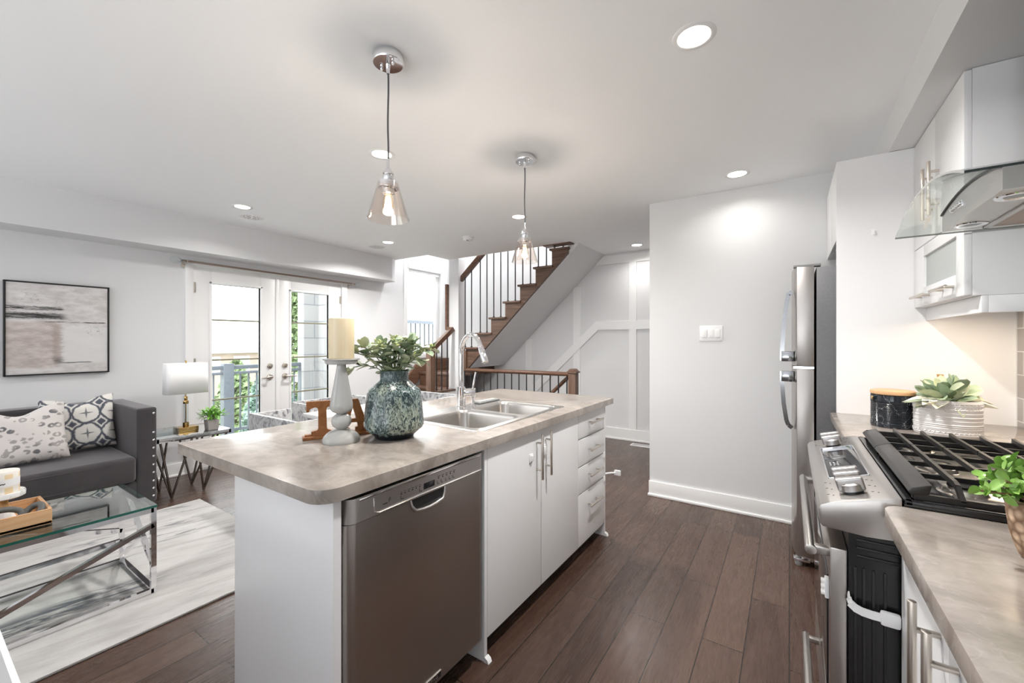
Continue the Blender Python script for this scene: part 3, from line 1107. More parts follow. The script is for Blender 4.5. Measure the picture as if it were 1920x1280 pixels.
out_ = [(-3.78, soff(-3.78)), (-2.204, soff(-2.204))]
top_ = []
for x0, x1, z in xs:
    top_ += [(x0, z), (x1, z)]
m.prism(out_ + top_[::-1], 'y', SY0, SY1)
b2 = m.build('stringer', M['oak'], st, smooth=0)
m = MB()
m.box(-3.80, -3.755, 4.475, 4.60, 0.90, 1.17, 0.004)
m.build('stringer_end', M['oak_z'], st)
for k in range(6, 13):
    m = MB()
    x1 = nosing_x(k + 1) + .02 if k < 12 else -2.21
    m.box(nosing_x(k) - (0.05 if k == 6 else 0), x1 + .02, 4.465, YF - .02, RZ * k - .026, RZ * k, 0.006)
    m.build('tread', M['oak'], st)
    m = MB()
    m.box(nosing_x(k) + .022, nosing_x(k) + .040, SY1, YF - .02, RZ * (k - 1), RZ * k - .026)
    m.build('riser', M['oak_z'], st)
m = MB()
m.box(-2.50, -2.135, 4.42, 4.56, CH - .012, CH + .012, 0.004)
m.build('landing_nosing', M['oak'], st)
m = MB()
m.prism([(-3.74, soff(-3.74) - .002), (-2.075, CH + .001), (-2.13, CH + .001), (-2.20, CH + .02), (-2.3, soff(-2.3) + .03), (-3.74, soff(-3.74) + .03)], 'y', SY1 - .002, YF - .002)
m.build('plaster_soffit', M['wall'], st, smooth=0)
# railing of the upper flight
m = MB()
rz = lambda x: 2.204 + .836 * (x + 3.858)
m.bar((-3.90, 4.53, rz(-3.90)), (-2.4, 4.53, rz(-2.4)), .055, .06)
m.build('handrail', M['rail'], st)
for k in range(7, 13):
    for j in range(2):
        x = nosing_x(k) + .045 + .1155 * j
        m = MB()
        m.cyl((x, 4.53, RZ * k), (x, 4.53, rz(x) - .02), .0078, seg=10)
        m.cyl((x, 4.53, RZ * k), (x, 4.53, RZ * k + .015), .014, seg=10)
        m.build('baluster', M['baluster'], st)
for x in (-3.815, -3.70):
    m = MB()
    m.cyl((x, 4.53, RZ * 6), (x, 4.53, rz(x) - .02), .0078, seg=10)
    m.cyl((x, 4.53, RZ * 6), (x, 4.53, RZ * 6 + .015), .014, seg=10)
    m.build('baluster', M['baluster'], st)

# lower flight against the window wall
ls = thing('lower_stair_flight', 'short dark oak stair flight below the stair window, left of the column', 'staircase', (-4.4, 4.3, 0))
for k in range(1, 5):
    y0 = 3.98 + (k - 1) * .24
    m = MB()
    m.box(-4.90, -3.98, y0 - .025, y0 + .26 if k < 4 else YF - .02, RZ * k - .028, RZ * k, 0.006)
    m.build('tread' if k < 4 else 'landing', M['oak'], ls)
    m = MB()
    m.box(-4.90, -3.98, y0, y0 + .018, RZ * (k - 1), RZ * k - .028)
    m.build('riser', M['oak_y'], ls)
m = MB()
m.box(-4.30, -3.90, 4.95, 5.00, RZ * 4, RZ * 5 - .028)
m.build('riser', M['oak_y'], ls)
m = MB()
m.box(-4.32, -3.82, 4.93, YF - .02, RZ * 5 - .028, RZ * 5, 0.006)
m.build('tread', M['oak'], ls)
m = MB()
m.prism([(3.95, 0.02), (3.95, 0.26), (4.70, 1.01), (YF, 1.01), (YF, 0.80), (4.78, 0.80), (4.0, 0.02)], 'x', -4.928, -4.892)
m.build('wall_stringer', M['oak_y'], ls)
m = MB()
m.box(-4.89, -3.92, YF - .035, YF - .002, 0.80, 1.01)
m.build('skirting_board', M['oak'], ls)
m = MB()
m.box(-4.02, -3.94, 3.90, 4.46, 0.0, 0.60)
m.build('closed_curb', M['wall'], ls, smooth=0)
m = MB()
m.box(-4.03, -3.93, 3.89, 4.46, 0.60, 0.625, 0.004)
m.build('curb_cap', M['oak_z'], ls)
m = MB()
m.box(-4.018, -3.928, 3.965, 4.055, 0.0, 1.235, 0.004)
m.box(-4.03, -3.916, 3.953, 4.067, 1.235, 1.255, 0.006)
m.build('newel_post', M['oak_z'], ls)
m = MB()
m.bar((-3.973, 4.05, 1.20), (-3.973, 4.44, 1.475), .055, .06)
m.bar((-4.075, 4.44, 1.46), (-4.075, 4.44, 2.11), .035, .05)
m.bar((-3.973, 4.43, 1.47), (-4.075, 4.44, 1.48), .045, .05)
m.build('handrail', M['rail'], ls)
for y in (4.12, 4.22, 4.33):
    m = MB()
    m.cyl((-3.973, y, 0.62), (-3.973, y, 1.20 + (y - 4.05) * .705 - .02), .0085, seg=10)
    m.build('baluster', M['baluster'], ls)

# guard railing in front of the flight going down
gr = thing('stair_guard_railing', 'low dark oak railing with black iron rods behind the island sink', 'railing', (-2.13, 4.5, 0))
m = MB()
m.tube([(-3.875, 4.5, .897), (-2.16, 4.5, .908)], .026, 14)
m.build('handrail', M['rail'], gr)
m = MB()
m.box(-2.174, -2.080, 4.453, 4.547, 0, .925, 0.004)
m.box(-2.187, -2.067, 4.44, 4.56, .925, .945, 0.004)
m.prism([(-2.185, .945), (-2.069, .945), (-2.100, .975), (-2.154, .975)], 'y', 4.455, 4.545, 0.006)
m.build('newel_post', M['oak_z'], gr)
m = MB()
m.box(-3.87, -2.17, 4.47, 4.53, 0.0, .03, 0.004)
m.build('base_rail', M['oak'], gr)
for k in range(15):
    x = -3.80 + k * .1135
    m = MB()
    m.cyl((x, 4.5, .02), (x, 4.5, .89), .0082, seg=10)
    m.build('baluster', M['baluster'], gr)
hr = thing('basement_handrail', 'short dark oak handrail sloping down from the square newel post', 'handrail', (-2.2, 4.56, .9))
m = MB()
m.tube([(-2.19, 4.575, .895), (-2.26, 4.58, .84), (-3.2, 4.60, -.02)], .024, 12)
m.build('rail', M['rail'], hr)
m = MB()
m.cyl((-2.14, 4.53, .86), (-2.24, 4.585, .85), .009, seg=8)
m.build('bracket', M['baluster'], hr)
w = MB()
w.box(-3.95, -2.15, 4.50, 4.56, -2.4, -.06)
w.box(-2.2, -2.1, 4.5, YF, -2.4, -.06)
w.box(-4.0, -3.9, 4.5, YF, -2.4, -.06)
w.box(-3.9, -2.2, 4.56, YF, -2.45, -2.4)
struct('wall_basement', w, M['wall'], smooth=0)

# ---------------------------------------------------------------- ceiling fixtures
LX = (-3.937, -2.105, -0.302)
LY = (1.70, 3.27)
pos = {(x, y): None for x in LX for y in LY}
names = {(0, 0): 'round lit ceiling downlight nearest the french doors, above a round speaker grille',
         (1, 0): 'round lit ceiling downlight partly behind the nearer pendant cord',
         (2, 0): 'largest round lit ceiling downlight, alone at the upper right',
         (0, 1): 'round lit ceiling downlight above the end of the bulkhead, left of the smoke alarm',
         (1, 1): 'round lit ceiling downlight partly behind the farther pendant cord',
         (2, 1): 'round lit ceiling downlight in front of the plain partition wall'}


def can_mesh(root, z=CH):
    m = MB()
    m.lathe([(.056, -.001), (.060, -.004), (.075, -.003), (.079, 0)], (0, 0, 0), 36)
    m.build('trim_ring', M['white'], None).parent = root
    m = MB()
    m.lathe([(0, -.0015), (.057, -.0015), (.057, 0), (0, 0)], (0, 0, 0), 36)
    m.build('diffuser', M['lamp_on'], None).parent = root


can0 = None
spots = [(LX[i], LY[j], names[(i, j)]) for j in range(2) for i in range(3)]
spots.append((-1.537, 5.03, 'small round lit ceiling downlight in front of the white panelled wall'))
for n, (x, y, lab) in enumerate(spots):
    if can0 is None:
        can0 = thing('recessed_downlight', lab, 'ceiling light', (x, y, CH), 'recessed ceiling lights')
        can_mesh(can0)
        o = can0
    else:
        o = dup(can0, (x, y, CH), None, lab)
CANP = 9.5
for x, y in [(s[0], s[1]) for s in spots] + [(LX[0], -1.5)]:
    area('downlight_lamp', (x, y, CH - .006), (0, 0, 0), .11, .11, CANP * (0.26 if y > 4 else .15 if (y > 3 and x > -1.6) else 1.9 if y > 3 else .45 if x < -3 else 1.6 if x > -1 else 1.45), (1.0, 0.98, 0.95), shape='DISK', spread=150)

sp0 = thing('ceiling_speaker', 'round white ceiling speaker grille beside the french door end downlight', 'speaker', (-4.187, 1.885, CH), 'ceiling speakers')
m = MB()
m.lathe([(0, -.004), (.085, -.006), (.098, -.005), (.102, 0)], (0, 0, 0), 40)
m.build('grille', M['white'], None).parent = sp0
for rr, nn in ((.03, 6), (.06, 12)):
    m = MB()
    for k in range(nn):
        a = 2 * PI * k / nn
        m.cyl((rr * math.cos(a), rr * math.sin(a), -.0068), (rr * math.cos(a), rr * math.sin(a), -.004), .006, seg=8)
    m.build('perforation', M['rubber'], None).parent = sp0
dup(sp0, (-4.23, 3.34, CH), None, 'smaller-looking round white ceiling speaker grille near the far end of the bulkhead')
sd = thing('smoke_alarm', 'white round smoke alarm on the ceiling in front of the stair opening', 'smoke alarm', (-2.99, 3.60, CH))
m = MB()
m.lathe([(0, -.012), (.062, -.012), (.066, 0)], (-2.99, 3.60, CH), 32)
m.build('base_plate', M['white'], sd)
m = MB()
m.lathe([(0, -.040), (.045, -.038), (.056, -.030), (.058, -.015), (.05, -.013)], (-2.99, 3.60, CH), 32)
m.build('cover', M['plastic'], sd)
m = MB()
m.cyl((-2.985, 3.58, CH - .044), (-2.985, 3.58, CH - .037), .013, seg=16)
m.build('test_button', M['rubber'], sd)


# ---------------------------------------------------------------- pendants
def pendant(label, x, y, cord_wob):
    t = thing('pendant_lamp', label, 'pendant lamp', (x, y, CH), 'glass pendant lamps above the island')
    c = (x, y, 0)
    m = MB()
    m.lathe([(.058, CH), (.0615, CH - .006), (.0615, CH - .030), (.058, CH - .036), (0, CH - .037)], c, 40)
    cp = m.build('canopy', M['chrome'], t)
    for s in (-1, 1):
        m = MB()
        m.cyl((x + s * .034, y - .005, CH - .052), (x + s * .034, y - .005, CH - .035), .0055, seg=12, bev=.001)
        m.build('screw', M['chrome'], cp)
    m = MB()
    m.lathe([(.0, CH - .075), (.006, CH - .075), (.010, CH - .038)], c, 16)
    m.build('strain_relief', M['chrome'], cp)
    m = MB()
    pts = [(x + cord_wob * math.sin(k * 1.1), y, CH - .06 - k * (CH - .06 - 2.015) / 8) for k in range(9)]
    m.tube(pts, .0036, 8)
    m.build('cord', M['cord'], t)
    m = MB()
    m.lathe([(0, 2.045), (.006, 2.045), (.007, 2.010), (.012, 2.006), (.013, 1.996), (.021, 1.992), (.0225, 1.984), (.018, 1.980), (.0225, 1.976), (.0225, 1.962), (.021, 1.955), (.026, 1.952), (.041, 1.950), (.0415, 1.926), (.039, 1.926), (.030, 1.940), (.026, 1.938), (.026, 1.905), (.020, 1.903), (0, 1.903)], c, 32)
    m.build('socket', M['chrome'], t)
    m = MB()
    m.cyl((x - .046, y - .01, 1.938), (x - .034, y - .008, 1.938), .0035, seg=8)
    m.build('set_screw', M['chrome'], t)
    m = MB()
    m.lathe([(.0405, 1.945), (.083, 1.802), (.0805, 1.800), (.0385, 1.943), (.0405, 1.945)], c, 48)
    m.build('glass_shade', M['pendant_glass'], t)
    m = MB()
    m.lathe([(.0, 1.818), (.012, 1.820), (.021, 1.835), (.0225, 1.86), (.020, 1.885), (.014, 1.903)], c, 24)
    bl = m.build('bulb', M['bulb_glass'], t)
    m = MB()
    for k in range(8):
        a = 2 * PI * k / 8
        m.tube([(x + .008 * math.cos(a), y + .008 * math.sin(a), 1.892), (x + .014 * math.cos(a), y + .014 * math.sin(a), 1.835)], .0018, 6)
    m.build('filament', M['filament'], bl)
    d = bpy.data.lights.new('pendant_bulb', 'POINT')
    d.energy = 6.0
    d.color = (1, .97, .93)
    d.shadow_soft_size = .02
    o = bpy.data.objects.new('pendant_bulb', d)
    COL.objects.link(o)
    o.location = (x, y, 1.835)
    return t


pendant('nearer chrome pendant lamp with cone glass shade, hanging above the candle and vase', -1.355, 1.126, .002)
pendant('farther chrome pendant lamp with cone glass shade, hanging in front of the stairs', -1.383, 2.219, .002)

# ---------------------------------------------------------------- wall fittings
sw = thing('light_switch', 'white three-rocker light switch plate on the plain partition wall', 'light switch', (-.512, 3.59, 1.365))
m = MB()
m.box(-.594, -.430, 3.583, 3.59, 1.306, 1.425, 0.004)
m.build('cover_plate', M['plastic'], sw)
for k in range(3):
    x = -.556 + k * .046
    m = MB()
    m.box(x - .017, x + .017, 3.577, 3.585, 1.333, 1.398, 0.002)
    m.build('rocker', M['white'], sw)
sw = thing('light_switch', 'white two-rocker light switch plate right of the french doors', 'light switch', (XL, 3.61, 1.355))
m = MB()
m.box(XL, XL + .007, 3.55, 3.67, 1.295, 1.415, 0.004)
m.build('cover_plate', M['plastic'], sw)
for k in range(2):
    m = MB()
    m.box(XL + .005, XL + .012, 3.572 + k * .046, 3.604 + k * .046, 1.322, 1.388, 0.002)
    m.build('rocker', M['white'], sw)
fv = thing('floor_vent', 'white slotted floor vent at the foot of the panelled wall', 'vent', (-1.5, 5.2, 0))
m = MB()
m.box(-1.66, -1.36, 5.14, 5.27, 0, .006, 0.002)
m.build('frame', M['plastic'], fv)
m = MB()
for k in range(14):
    x = -1.635 + k * .0195
    m.box(x, x + .008, 5.155, 5.255, .005, .008)
m.build('slots', M['rubber'], fv)

# ================================================================== KITCHEN ISLAND
IX = -1.033


def rounded(x0, x1, y0, y1, rs, n=8):
    """outline with a radius per corner (x0y0, x1y0, x1y1, x0y1)"""
    out = []
    for (cx, cy, sx, sy, a0), r in zip(((x0, y0, 1, 1, PI), (x1, y0, -1, 1, 1.5 * PI), (x1, y1, -1, -1, 0), (x0, y1, 1, -1, .5 * PI)), rs):
        if r < 1e-5:
            out.append((cx, cy))
            continue
        for k in range(n + 1):
            a = a0 + (PI / 2) * k / n
            out.append((cx + sx * r + r * math.cos(a), cy + sy * r + r * math.sin(a)))
    return out


def bar_pull(root, p0, p1, out_dir, off=.032, r=.0062, inset=.045, mat='nickel'):
    """T-bar pull; p0,p1 = ends of the bar, out_dir points away from the door"""
    p0, p1, o = Vector(p0), Vector(p1), Vector(out_dir)
    t = (p1 - p0).normalized()
    m = MB()
    m.cyl(p0, p1, r, seg=14, bev=.001)
    for q in (p0 + t * inset, p1 - t * inset):
        m.cyl(q - o * off, q, r * .8, seg=12)
    return m.build('handle', M[mat], root)


# sink cut-out runs through the worktop
SX0, SX1, SYa, SYb = -1.66, -1.115, 1.42, 2.25
m = MB()
b = bmesh.new()
outer = rounded(-1.973, -1.008, .618, 2.795, (.02, .065, .03, .02), 8)
inner = rounded(SX0 + .012, SX1 - .012, SYa + .012, SYb - .012, (.03,) * 4, 4)
for z in (.876, .914):
    vo = [b.verts.new((x, y, z)) for x, y in outer]
    vi = [b.verts.new((x, y, z)) for x, y in inner]
    eo = [b.edges.new((vo[i], vo[(i + 1) % len(vo)])) for i in range(len(vo))]
    ei = [b.edges.new((vi[i], vi[(i + 1) % len(vi)])) for i in range(len(vi))]
    bmesh.ops.triangle_fill(b, edges=eo + ei, use_beauty=True)
    if z < .9:
        lo, li = vo, vi
for A_, B_ in ((lo, vo), (li, vi)):
    n = len(A_)
    for i in range(n):
        b.faces.new((A_[i], A_[(i + 1) % n], B_[(i + 1) % n], B_[i]))
bmesh.ops.recalc_face_normals(b, faces=b.faces)
ed = [e for e in b.edges if len(e.link_faces) == 2 and abs(e.link_faces[0].normal.z - e.link_faces[1].normal.z) > .5 and e.verts[0].co.z > .9 and abs(e.verts[0].co.z - e.verts[1].co.z) < 1e-4
      and not (SX0 < e.verts[0].co.x < SX1 and SYa < e.verts[0].co.y < SYb)]
bmesh.ops.bevel(b, geom=ed, offset=.007, segments=3, profile=.5, affect='EDGES', clamp_overlap=True)
m._merge(b)
ct = m.build('island_countertop', M['counter'], smooth=40)
tag(ct, 'long stone-patterned laminate worktop of the kitchen island, holding the sink and vase', 'countertop')

ic = thing('island_cabinet', 'white island cabinet under the long worktop, two doors and four drawers', 'kitchen island', (-1.3, 1.7, 0))
m = MB()
m.box(-1.613, IX, .672, .697, 0, .8755, .001)
m.build('end_panel', M['cab'], ic)
m = MB()
m.box(-1.613, -1.597, .697, 2.66, 0, .8755)
m.build('back_panel', M['cab'], ic, smooth=0)
m = MB()
m.box(-1.597, IX, 1.347, 1.365, 0, .8755, .001)
m.build('divider_panel', M['cab'], ic)
m = MB()
m.box(-1.613, IX, 2.666, 2.686, 0, .8755, .001)
m.build('end_panel', M['cab'], ic)
m = MB()
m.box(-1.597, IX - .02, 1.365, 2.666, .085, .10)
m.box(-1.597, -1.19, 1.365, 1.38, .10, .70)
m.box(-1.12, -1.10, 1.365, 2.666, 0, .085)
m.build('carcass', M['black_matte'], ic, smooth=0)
for y0, y1, hy in ((1.368, 1.812, 1.767), (1.816, 2.250, 1.857)):
    m = MB()
    m.box(IX - .019, IX, y0, y1, .088, .872, .0015)
    d = m.build('door', M['cab'], ic)
    bar_pull(d, (IX + .034, hy, .632), (IX + .034, hy, .853), (1, 0, 0))
for z0, z1, hz in ((.7255, .872, .807), (.5615, .7185, .643), (.3995, .5545, .488), (.088, .3925, .305)):
    m = MB()
    m.box(IX - .019, IX, 2.254, 2.664, z0, z1, .0015)
    d = m.build('drawer', M['cab'], ic)
    bar_pull(d, (IX + .034, 2.362, hz), (IX + .034, 2.562, hz), (1, 0, 0), inset=.04)
for y in (1.345, 2.664):
    m = MB()
    m.prism([(IX - .001, 0), (IX + .022, 0), (IX + .016, .014), (IX + .002, .022)], 'y', y, y + .024)
    m.build('shoe_moulding', M['trim'], ic)


def latch_pad(label, x, y, z, w=.03, h=.04):
    t = thing('cabinet_latch', label, 'child latch', (x, y, z), 'white child latches')
    m = MB()
    m.box(x, x + .006, y - w / 2, y + w / 2, z - h / 2, z + h / 2, .003)
    m.build('base_pad', M['plastic'], t)
    m = MB()
    m.box(x + .005, x + .012, y - w * .3, y + w * .3, z - h * .36, z + h * .36, .003)
    m.build('catch', M['white'], t)
    return t


latch_pad('white child-latch pad on the left island door beside its bar handle', IX, 1.712, .745)
latch_pad('white child-latch pad on the right island door behind its bar handle', IX, 1.838, .755, .034, .06)
latch_pad('small white latch pad on the edge of the third island drawer', IX, 2.652, .545, .02, .04)
latch_pad('small white latch pad on the edge of the lowest island drawer', IX, 2.652, .385, .02, .04)
t = thing('strap_latch', 'white strap latch sticking out past the far end of the island drawers', 'child latch', (-1.03, 2.70, .405))
m = MB()
m.tube([(-1.045, 2.687, .405), (-1.04, 2.70, .406), (-1.015, 2.735, .406), (-.99, 2.76, .405)], .006, 8)
m.build('strap', M['plastic'], t)
m = MB()
m.box(-1.0, -.955, 2.757, 2.775, .388, .424, .006)
m.build('pad', M['plastic'], t)

# dishwasher -----------------------------------------------------------------
dw = thing('dishwasher', 'stainless steel dishwasher built into the near end of the island', 'dishwasher', (-1.3, 1.03, 0))
m = MB()
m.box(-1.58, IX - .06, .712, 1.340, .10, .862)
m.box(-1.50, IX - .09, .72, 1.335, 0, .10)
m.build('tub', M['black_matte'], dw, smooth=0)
Ya, Yb = .714, 1.342
# curved door: flat middle with rounded long sides
def dw_prof(z0, z1, bulge):
    n = 6
    pts = []
    for k in range(n + 1):
        a = (PI / 2) * k / n
        pts.append((IX - .028 + .028 * math.sin(a) + bulge, Ya + .03 - .03 * math.cos(a)))
    for k in range(n + 1):
        a = (PI / 2) * (1 - k / n)
        pts.append((IX - .028 + .028 * math.sin(a) + bulge, Yb - .03 + .03 * math.cos(a)))
    pts += [(IX - .058, Yb), (IX - .058, Ya)]
    return pts


m = MB()
m.prism(dw_prof(0, 0, 0), 'z', .105, .784)
dd = m.build('door_panel', M['steel_z'], dw)
m = MB()
m.prism(dw_prof(0, 0, .004), 'z', .787, .858)
cpn = m.build('control_panel', M['steel_panel'], dw)
m = MB()
yA, yB = .80, 1.318
xo = IX + .004
# raised lip framing the fascia
m.box(xo - .002, xo + .005, Ya + .035, Yb - .035, .848, .856, .002)
m.tube([(xo + .001, yA, .842), (xo + .002, yA, .800), (xo + .002, yA + .02, .7935), (xo + .002, yB, .7935)], .0024, 8)
m.build('fascia_trim', M['chrome'], cpn)
m = MB()
m.box(xo, xo + .0015, 1.005, 1.056, .806, .826, .0006)
m.build('display', M['black_glass'], cpn)
m = MB()
for k in range(6):
    m.box(xo, xo + .0012, .905 + k * .016, .9085 + k * .016, .8195, .8225)
    m.box(xo, xo + .001, .903 + k * .016, .912 + k * .016, .8265, .8275)
for k in range(5):
    m.box(xo, xo + .0012, 1.075 + k * .020, 1.079 + k * .020, .824, .828)
    m.box(xo, xo + .001, 1.073 + k * .020, 1.084 + k * .020, .831, .8325)
    m.box(xo, xo + .001, 1.070 + k * .020, 1.071 + k * .020, .806, .817)
    m.box(xo, xo + .001, 1.071 + k * .020, 1.080 + k * .020, .8055, .8065)
for y in (.905, .985):
    m.box(xo, xo + .001, y, y + .001, .806, .816)
    m.box(xo, xo + .001, y, y + .012, .8045, .806)
m.build('button_marks', M['black'], cpn)
m = MB()
m.box(xo, xo + .001, .835, .852, .8105, .8125)
m.tube([(xo + .001, .858, .812), (xo + .001, .864, .822), (xo + .001, .861, .826), (xo + .001, .857, .818)], .0007, 5)
m.build('printed_mark', M['black'], cpn)
# pocket handle: scooped bowl under the panel
m = MB()
m.prism([(.953, .787), (.956, .766), (.970, .748), (1.00, .742), (1.06, .742), (1.093, .748), (1.107, .766), (1.110, .787)], 'x', IX - .001, IX + .0012)
pk = m.build('handle_recess', M['black_matte'], dd)
m = MB()
pts = [(IX + .000, .950, .788), (IX + .002, .953, .766), (IX + .005, .967, .748), (IX + .006, 1.00, .742), (IX + .007, 1.03, .741), (IX + .006, 1.06, .742), (IX + .005, 1.096, .748), (IX + .002, 1.110, .766), (IX + .000, 1.113, .788)]
m.tube(pts, [.003, .005, .006, .007, .007, .007, .006, .005, .003], 12)
m.build('handle_lip', M['steel_panel'], dd)
m = MB()
m.box(IX, IX + .003, .985, 1.090, .118, .137, .001, mi=0)
m.box(IX + .0, IX + .0036, .983, 1.092, .1375, .1395, mi=1)
bd = m.build('badge', [M['black'], M['chrome']], dd)
Mt = Matrix.Translation((IX + .0032, 1.0375, .1275)) @ Matrix(((0, 0, 1, 0), (1, 0, 0, 0), (0, 1, 0, 0), (0, 0, 0, 1)))
text_part('badge_lettering', 'MAYTAG', .017, M['steel_panel'], Mt, bd, .0004, spacing=1.1)

# sink -----------------------------------------------------------------------
sk = thing('kitchen_sink', 'double-bowl stainless steel sink set into the island worktop', 'sink', (-1.38, 1.83, .90))
ZR = .917


def loop(b, pts, z):
    return [b.verts.new((x, y, z)) for x, y in pts]


def skin(b, A_, B_):
    n = len(A_)
    for i in range(n):
        b.faces.new((A_[i], A_[(i + 1) % n], B_[(i + 1) % n], B_[i]))


BW = ((-1.552, -1.150, 1.455, 1.825), (-1.552, -1.150, 1.865, 2.215))
b = bmesh.new()
edges = []
rim = rounded(SX0, SX1, SYa, SYb, (.035,) * 4, 6)
vo = loop(b, rim, ZR)
edges += [b.edges.new((vo[i], vo[(i + 1) % len(vo)])) for i in range(len(vo))]
tops = []
for x0, x1, y0, y1 in BW:
    v = loop(b, rounded(x0, x1, y0, y1, (.05,) * 4, 6), ZR)
    tops.append(v)
    edges += [b.edges.new((v[i], v[(i + 1) % len(v)])) for i in range(len(v))]
bmesh.ops.triangle_fill(b, edges=edges, use_beauty=True)
lip = loop(b, rounded(SX0 - .004, SX1 + .004, SYa - .004, SYb + .004, (.038,) * 4, 6), .9145)
skin(b, vo, lip)
bmesh.ops.recalc_face_normals(b, faces=b.faces)
m = MB()
m._merge(b)
m.build('rim', M['sink'], sk)
for (x0, x1, y0, y1) in BW:
    b = bmesh.new()
    prev = None
    for dz, ins, r in ((0, 0, .05), (-.006, .004, .05), (-.02, .007, .055), (-.14, .012, .06), (-.165, .022, .06), (-.172, .045, .05), (-.176, .13, .04)):
        cur = loop(b, rounded(x0 + ins, x1 - ins, y0 + ins, y1 - ins, (r,) * 4, 6), ZR + dz)
        if prev:
            skin(b, prev, cur)
        prev = cur
    b.faces.new(prev)
    bmesh.ops.recalc_face_normals(b, faces=b.faces)
    bmesh.ops.reverse_faces(b, faces=b.faces)
    m = MB()
    m._merge(b)
    bo = m.build('bowl', M['sink'], sk)
    m = MB()
    m.lathe([(0, .003), (.03, .004), (.042, .002), (.044, 0)], ((x0 + x1) / 2, (y0 + y1) / 2, ZR - .176), 28)
    m.build('drain', M['chrome'], bo)

fc = thing('kitchen_faucet', 'chrome gooseneck pull-down faucet behind the island sink', 'faucet', (-1.605, 1.87, ZR))
fx, fy = -1.605, 1.87
m = MB()
m.lathe([(0, 0), (.030, 0), (.030, .006), (.026, .010), (.0255, .118), (.022, .122), (0, .122)], (fx, fy, ZR), 32)
m.build('body', M['chrome'], fc)
m = MB()
R = .118
pts = [(fx, fy, ZR + .10), (fx, fy, ZR + .2), (fx, fy, 1.225)]
dx, dy = .93, -.37
for k in range(1, 15):
    a = PI - k * (PI * .86) / 14
    h = R + R * math.cos(a)
    pts.append((fx + dx * h, fy + dy * h, 1.225 + R * math.sin(a)))
m.tube(pts, .0135, 16)
m.build('spout', M['chrome'], fc)
p = Vector(pts[-1])
tdir = (Vector(pts[-1]) - Vector(pts[-2])).normalized()
m = MB()
m.cyl(p - tdir * .005, p + tdir * .095, .0155, .0180, 24, bev=.002)
m.cyl(p + tdir * .004, p + tdir * .007, .0168, seg=24)
hd = m.build('spray_head', M['chrome'], fc)
m = MB()
q = p + tdir * .055 + Vector((-dx * .016, -dy * .016, -.006))
m.ball(q, .010, .8, .8, 1.5, 12)
m.build('spray_button', M['black'], hd)
m = MB()
# side valve points toward +x / away from the viewer
vd = Vector((.80, .60, 0)).normalized()
o0 = Vector((fx, fy, ZR + .088))
m.cyl(o0, o0 + vd * .082, .0235, seg=28, bev=.002)
vb = m.build('valve_barrel', M['chrome'], fc)
m = MB()
q = o0 + vd * .066
m.cyl(q + Vector((0, 0, .018)), q + Vector((.012, .014, .118)), .0055, .0045, 12, bev=.001)
m.build('lever', M['chrome'], vb)
m = MB()
m.lathe([(0, .07), (.015, .07), (.017, .06), (.016, .05), (.009, .045), (.009, .006), (.018, 0)], (-1.585, 1.955, ZR), 20)
tag(m.build('soap_pump', M['chrome']), 'short chrome soap pump beside the faucet base', 'soap dispenser')
m = MB()
m.box(-1.648, -1.585, 2.02, 2.235, .9175, .926, .004)
m.box(-1.640, -1.592, 2.03, 2.225, .926, .930, .003)
tag(m.build('sink_tray', M['rubber']), 'dark grey narrow silicone tray on the back ledge of the sink', 'tray')

# ================================================================== THINGS ON THE ISLAND
cx, cy = -1.464, .988
ch = thing('candle_holder', 'pale grey glazed turned candle holder under the thick cream candle', 'candle holder', (cx, cy, .914))
m = MB()
m.lathe([(0, 0), (.069, 0), (.0705, .005), (.069, .014), (.064, .024), (.056, .033), (.046, .040), (.034, .045), (.020, .048), (.0165, .050),
         (.022, .053), (.030, .060), (.0355, .069), (.0375, .080), (.0355, .091), (.030, .100), (.022, .107), (.0165, .110),
         (.021, .112), (.033, .118), (.040, .126), (.0425, .137), (.042, .150), (.036, .185), (.028, .230), (.021, .270), (.0165, .302), (.018, .306)], (cx, cy, .914), 48)
m.build('turned_stem', M['ceramic_grey'], ch)
m = MB()
m.lathe([(0, .300), (.018, .302), (.055, .304), (.060, .308), (.0615, .318), (.068, .320), (.0695, .323), (.066, .325), (0, .322)], (cx, cy, .914), 48)
m.build('plate', M['ceramic_grey'], ch)
cd = thing('pillar_candle', 'thick cream pillar candle standing on the grey holder', 'candle', (cx, cy, 1.239))
m = MB()
m.lathe([(0, 0), (.046, 0), (.0475, .003), (.0475, .152), (.046, .156), (.040, .157), (.034, .152), (0, .150)], (cx, cy, 1.239), 48)
m.build('wax', M['candle'], cd)
m = MB()
m.tube([(cx, cy, 1.385), (cx + .001, cy, 1.398), (cx + .003, cy, 1.404)], .0012, 6)
m.build('wick', M['white'], cd)

vx, vy = -1.352, 1.155
vs = thing('ceramic_vase', 'green-black reactive glazed ceramic vase on the island, holding eucalyptus', 'vase', (vx, vy, .914))
m = MB()
m.lathe([(0, .004), (.072, 0), (.077, .004), (.080, .012), (.100, .028), (.114, .040), (.1195, .052), (.1185, .075), (.113, .130), (.107, .185), (.102, .196), (.090, .205), (.062, .230), (.0575, .236), (.0565, .268), (.0585, .272), (.0535, .273), (.050, .268), (.050, .236), (.085, .20), (.10, .17), (.10, .05), (0, .02)], (vx, vy, .914), 64)
m.build('body', M['glaze'], vs)

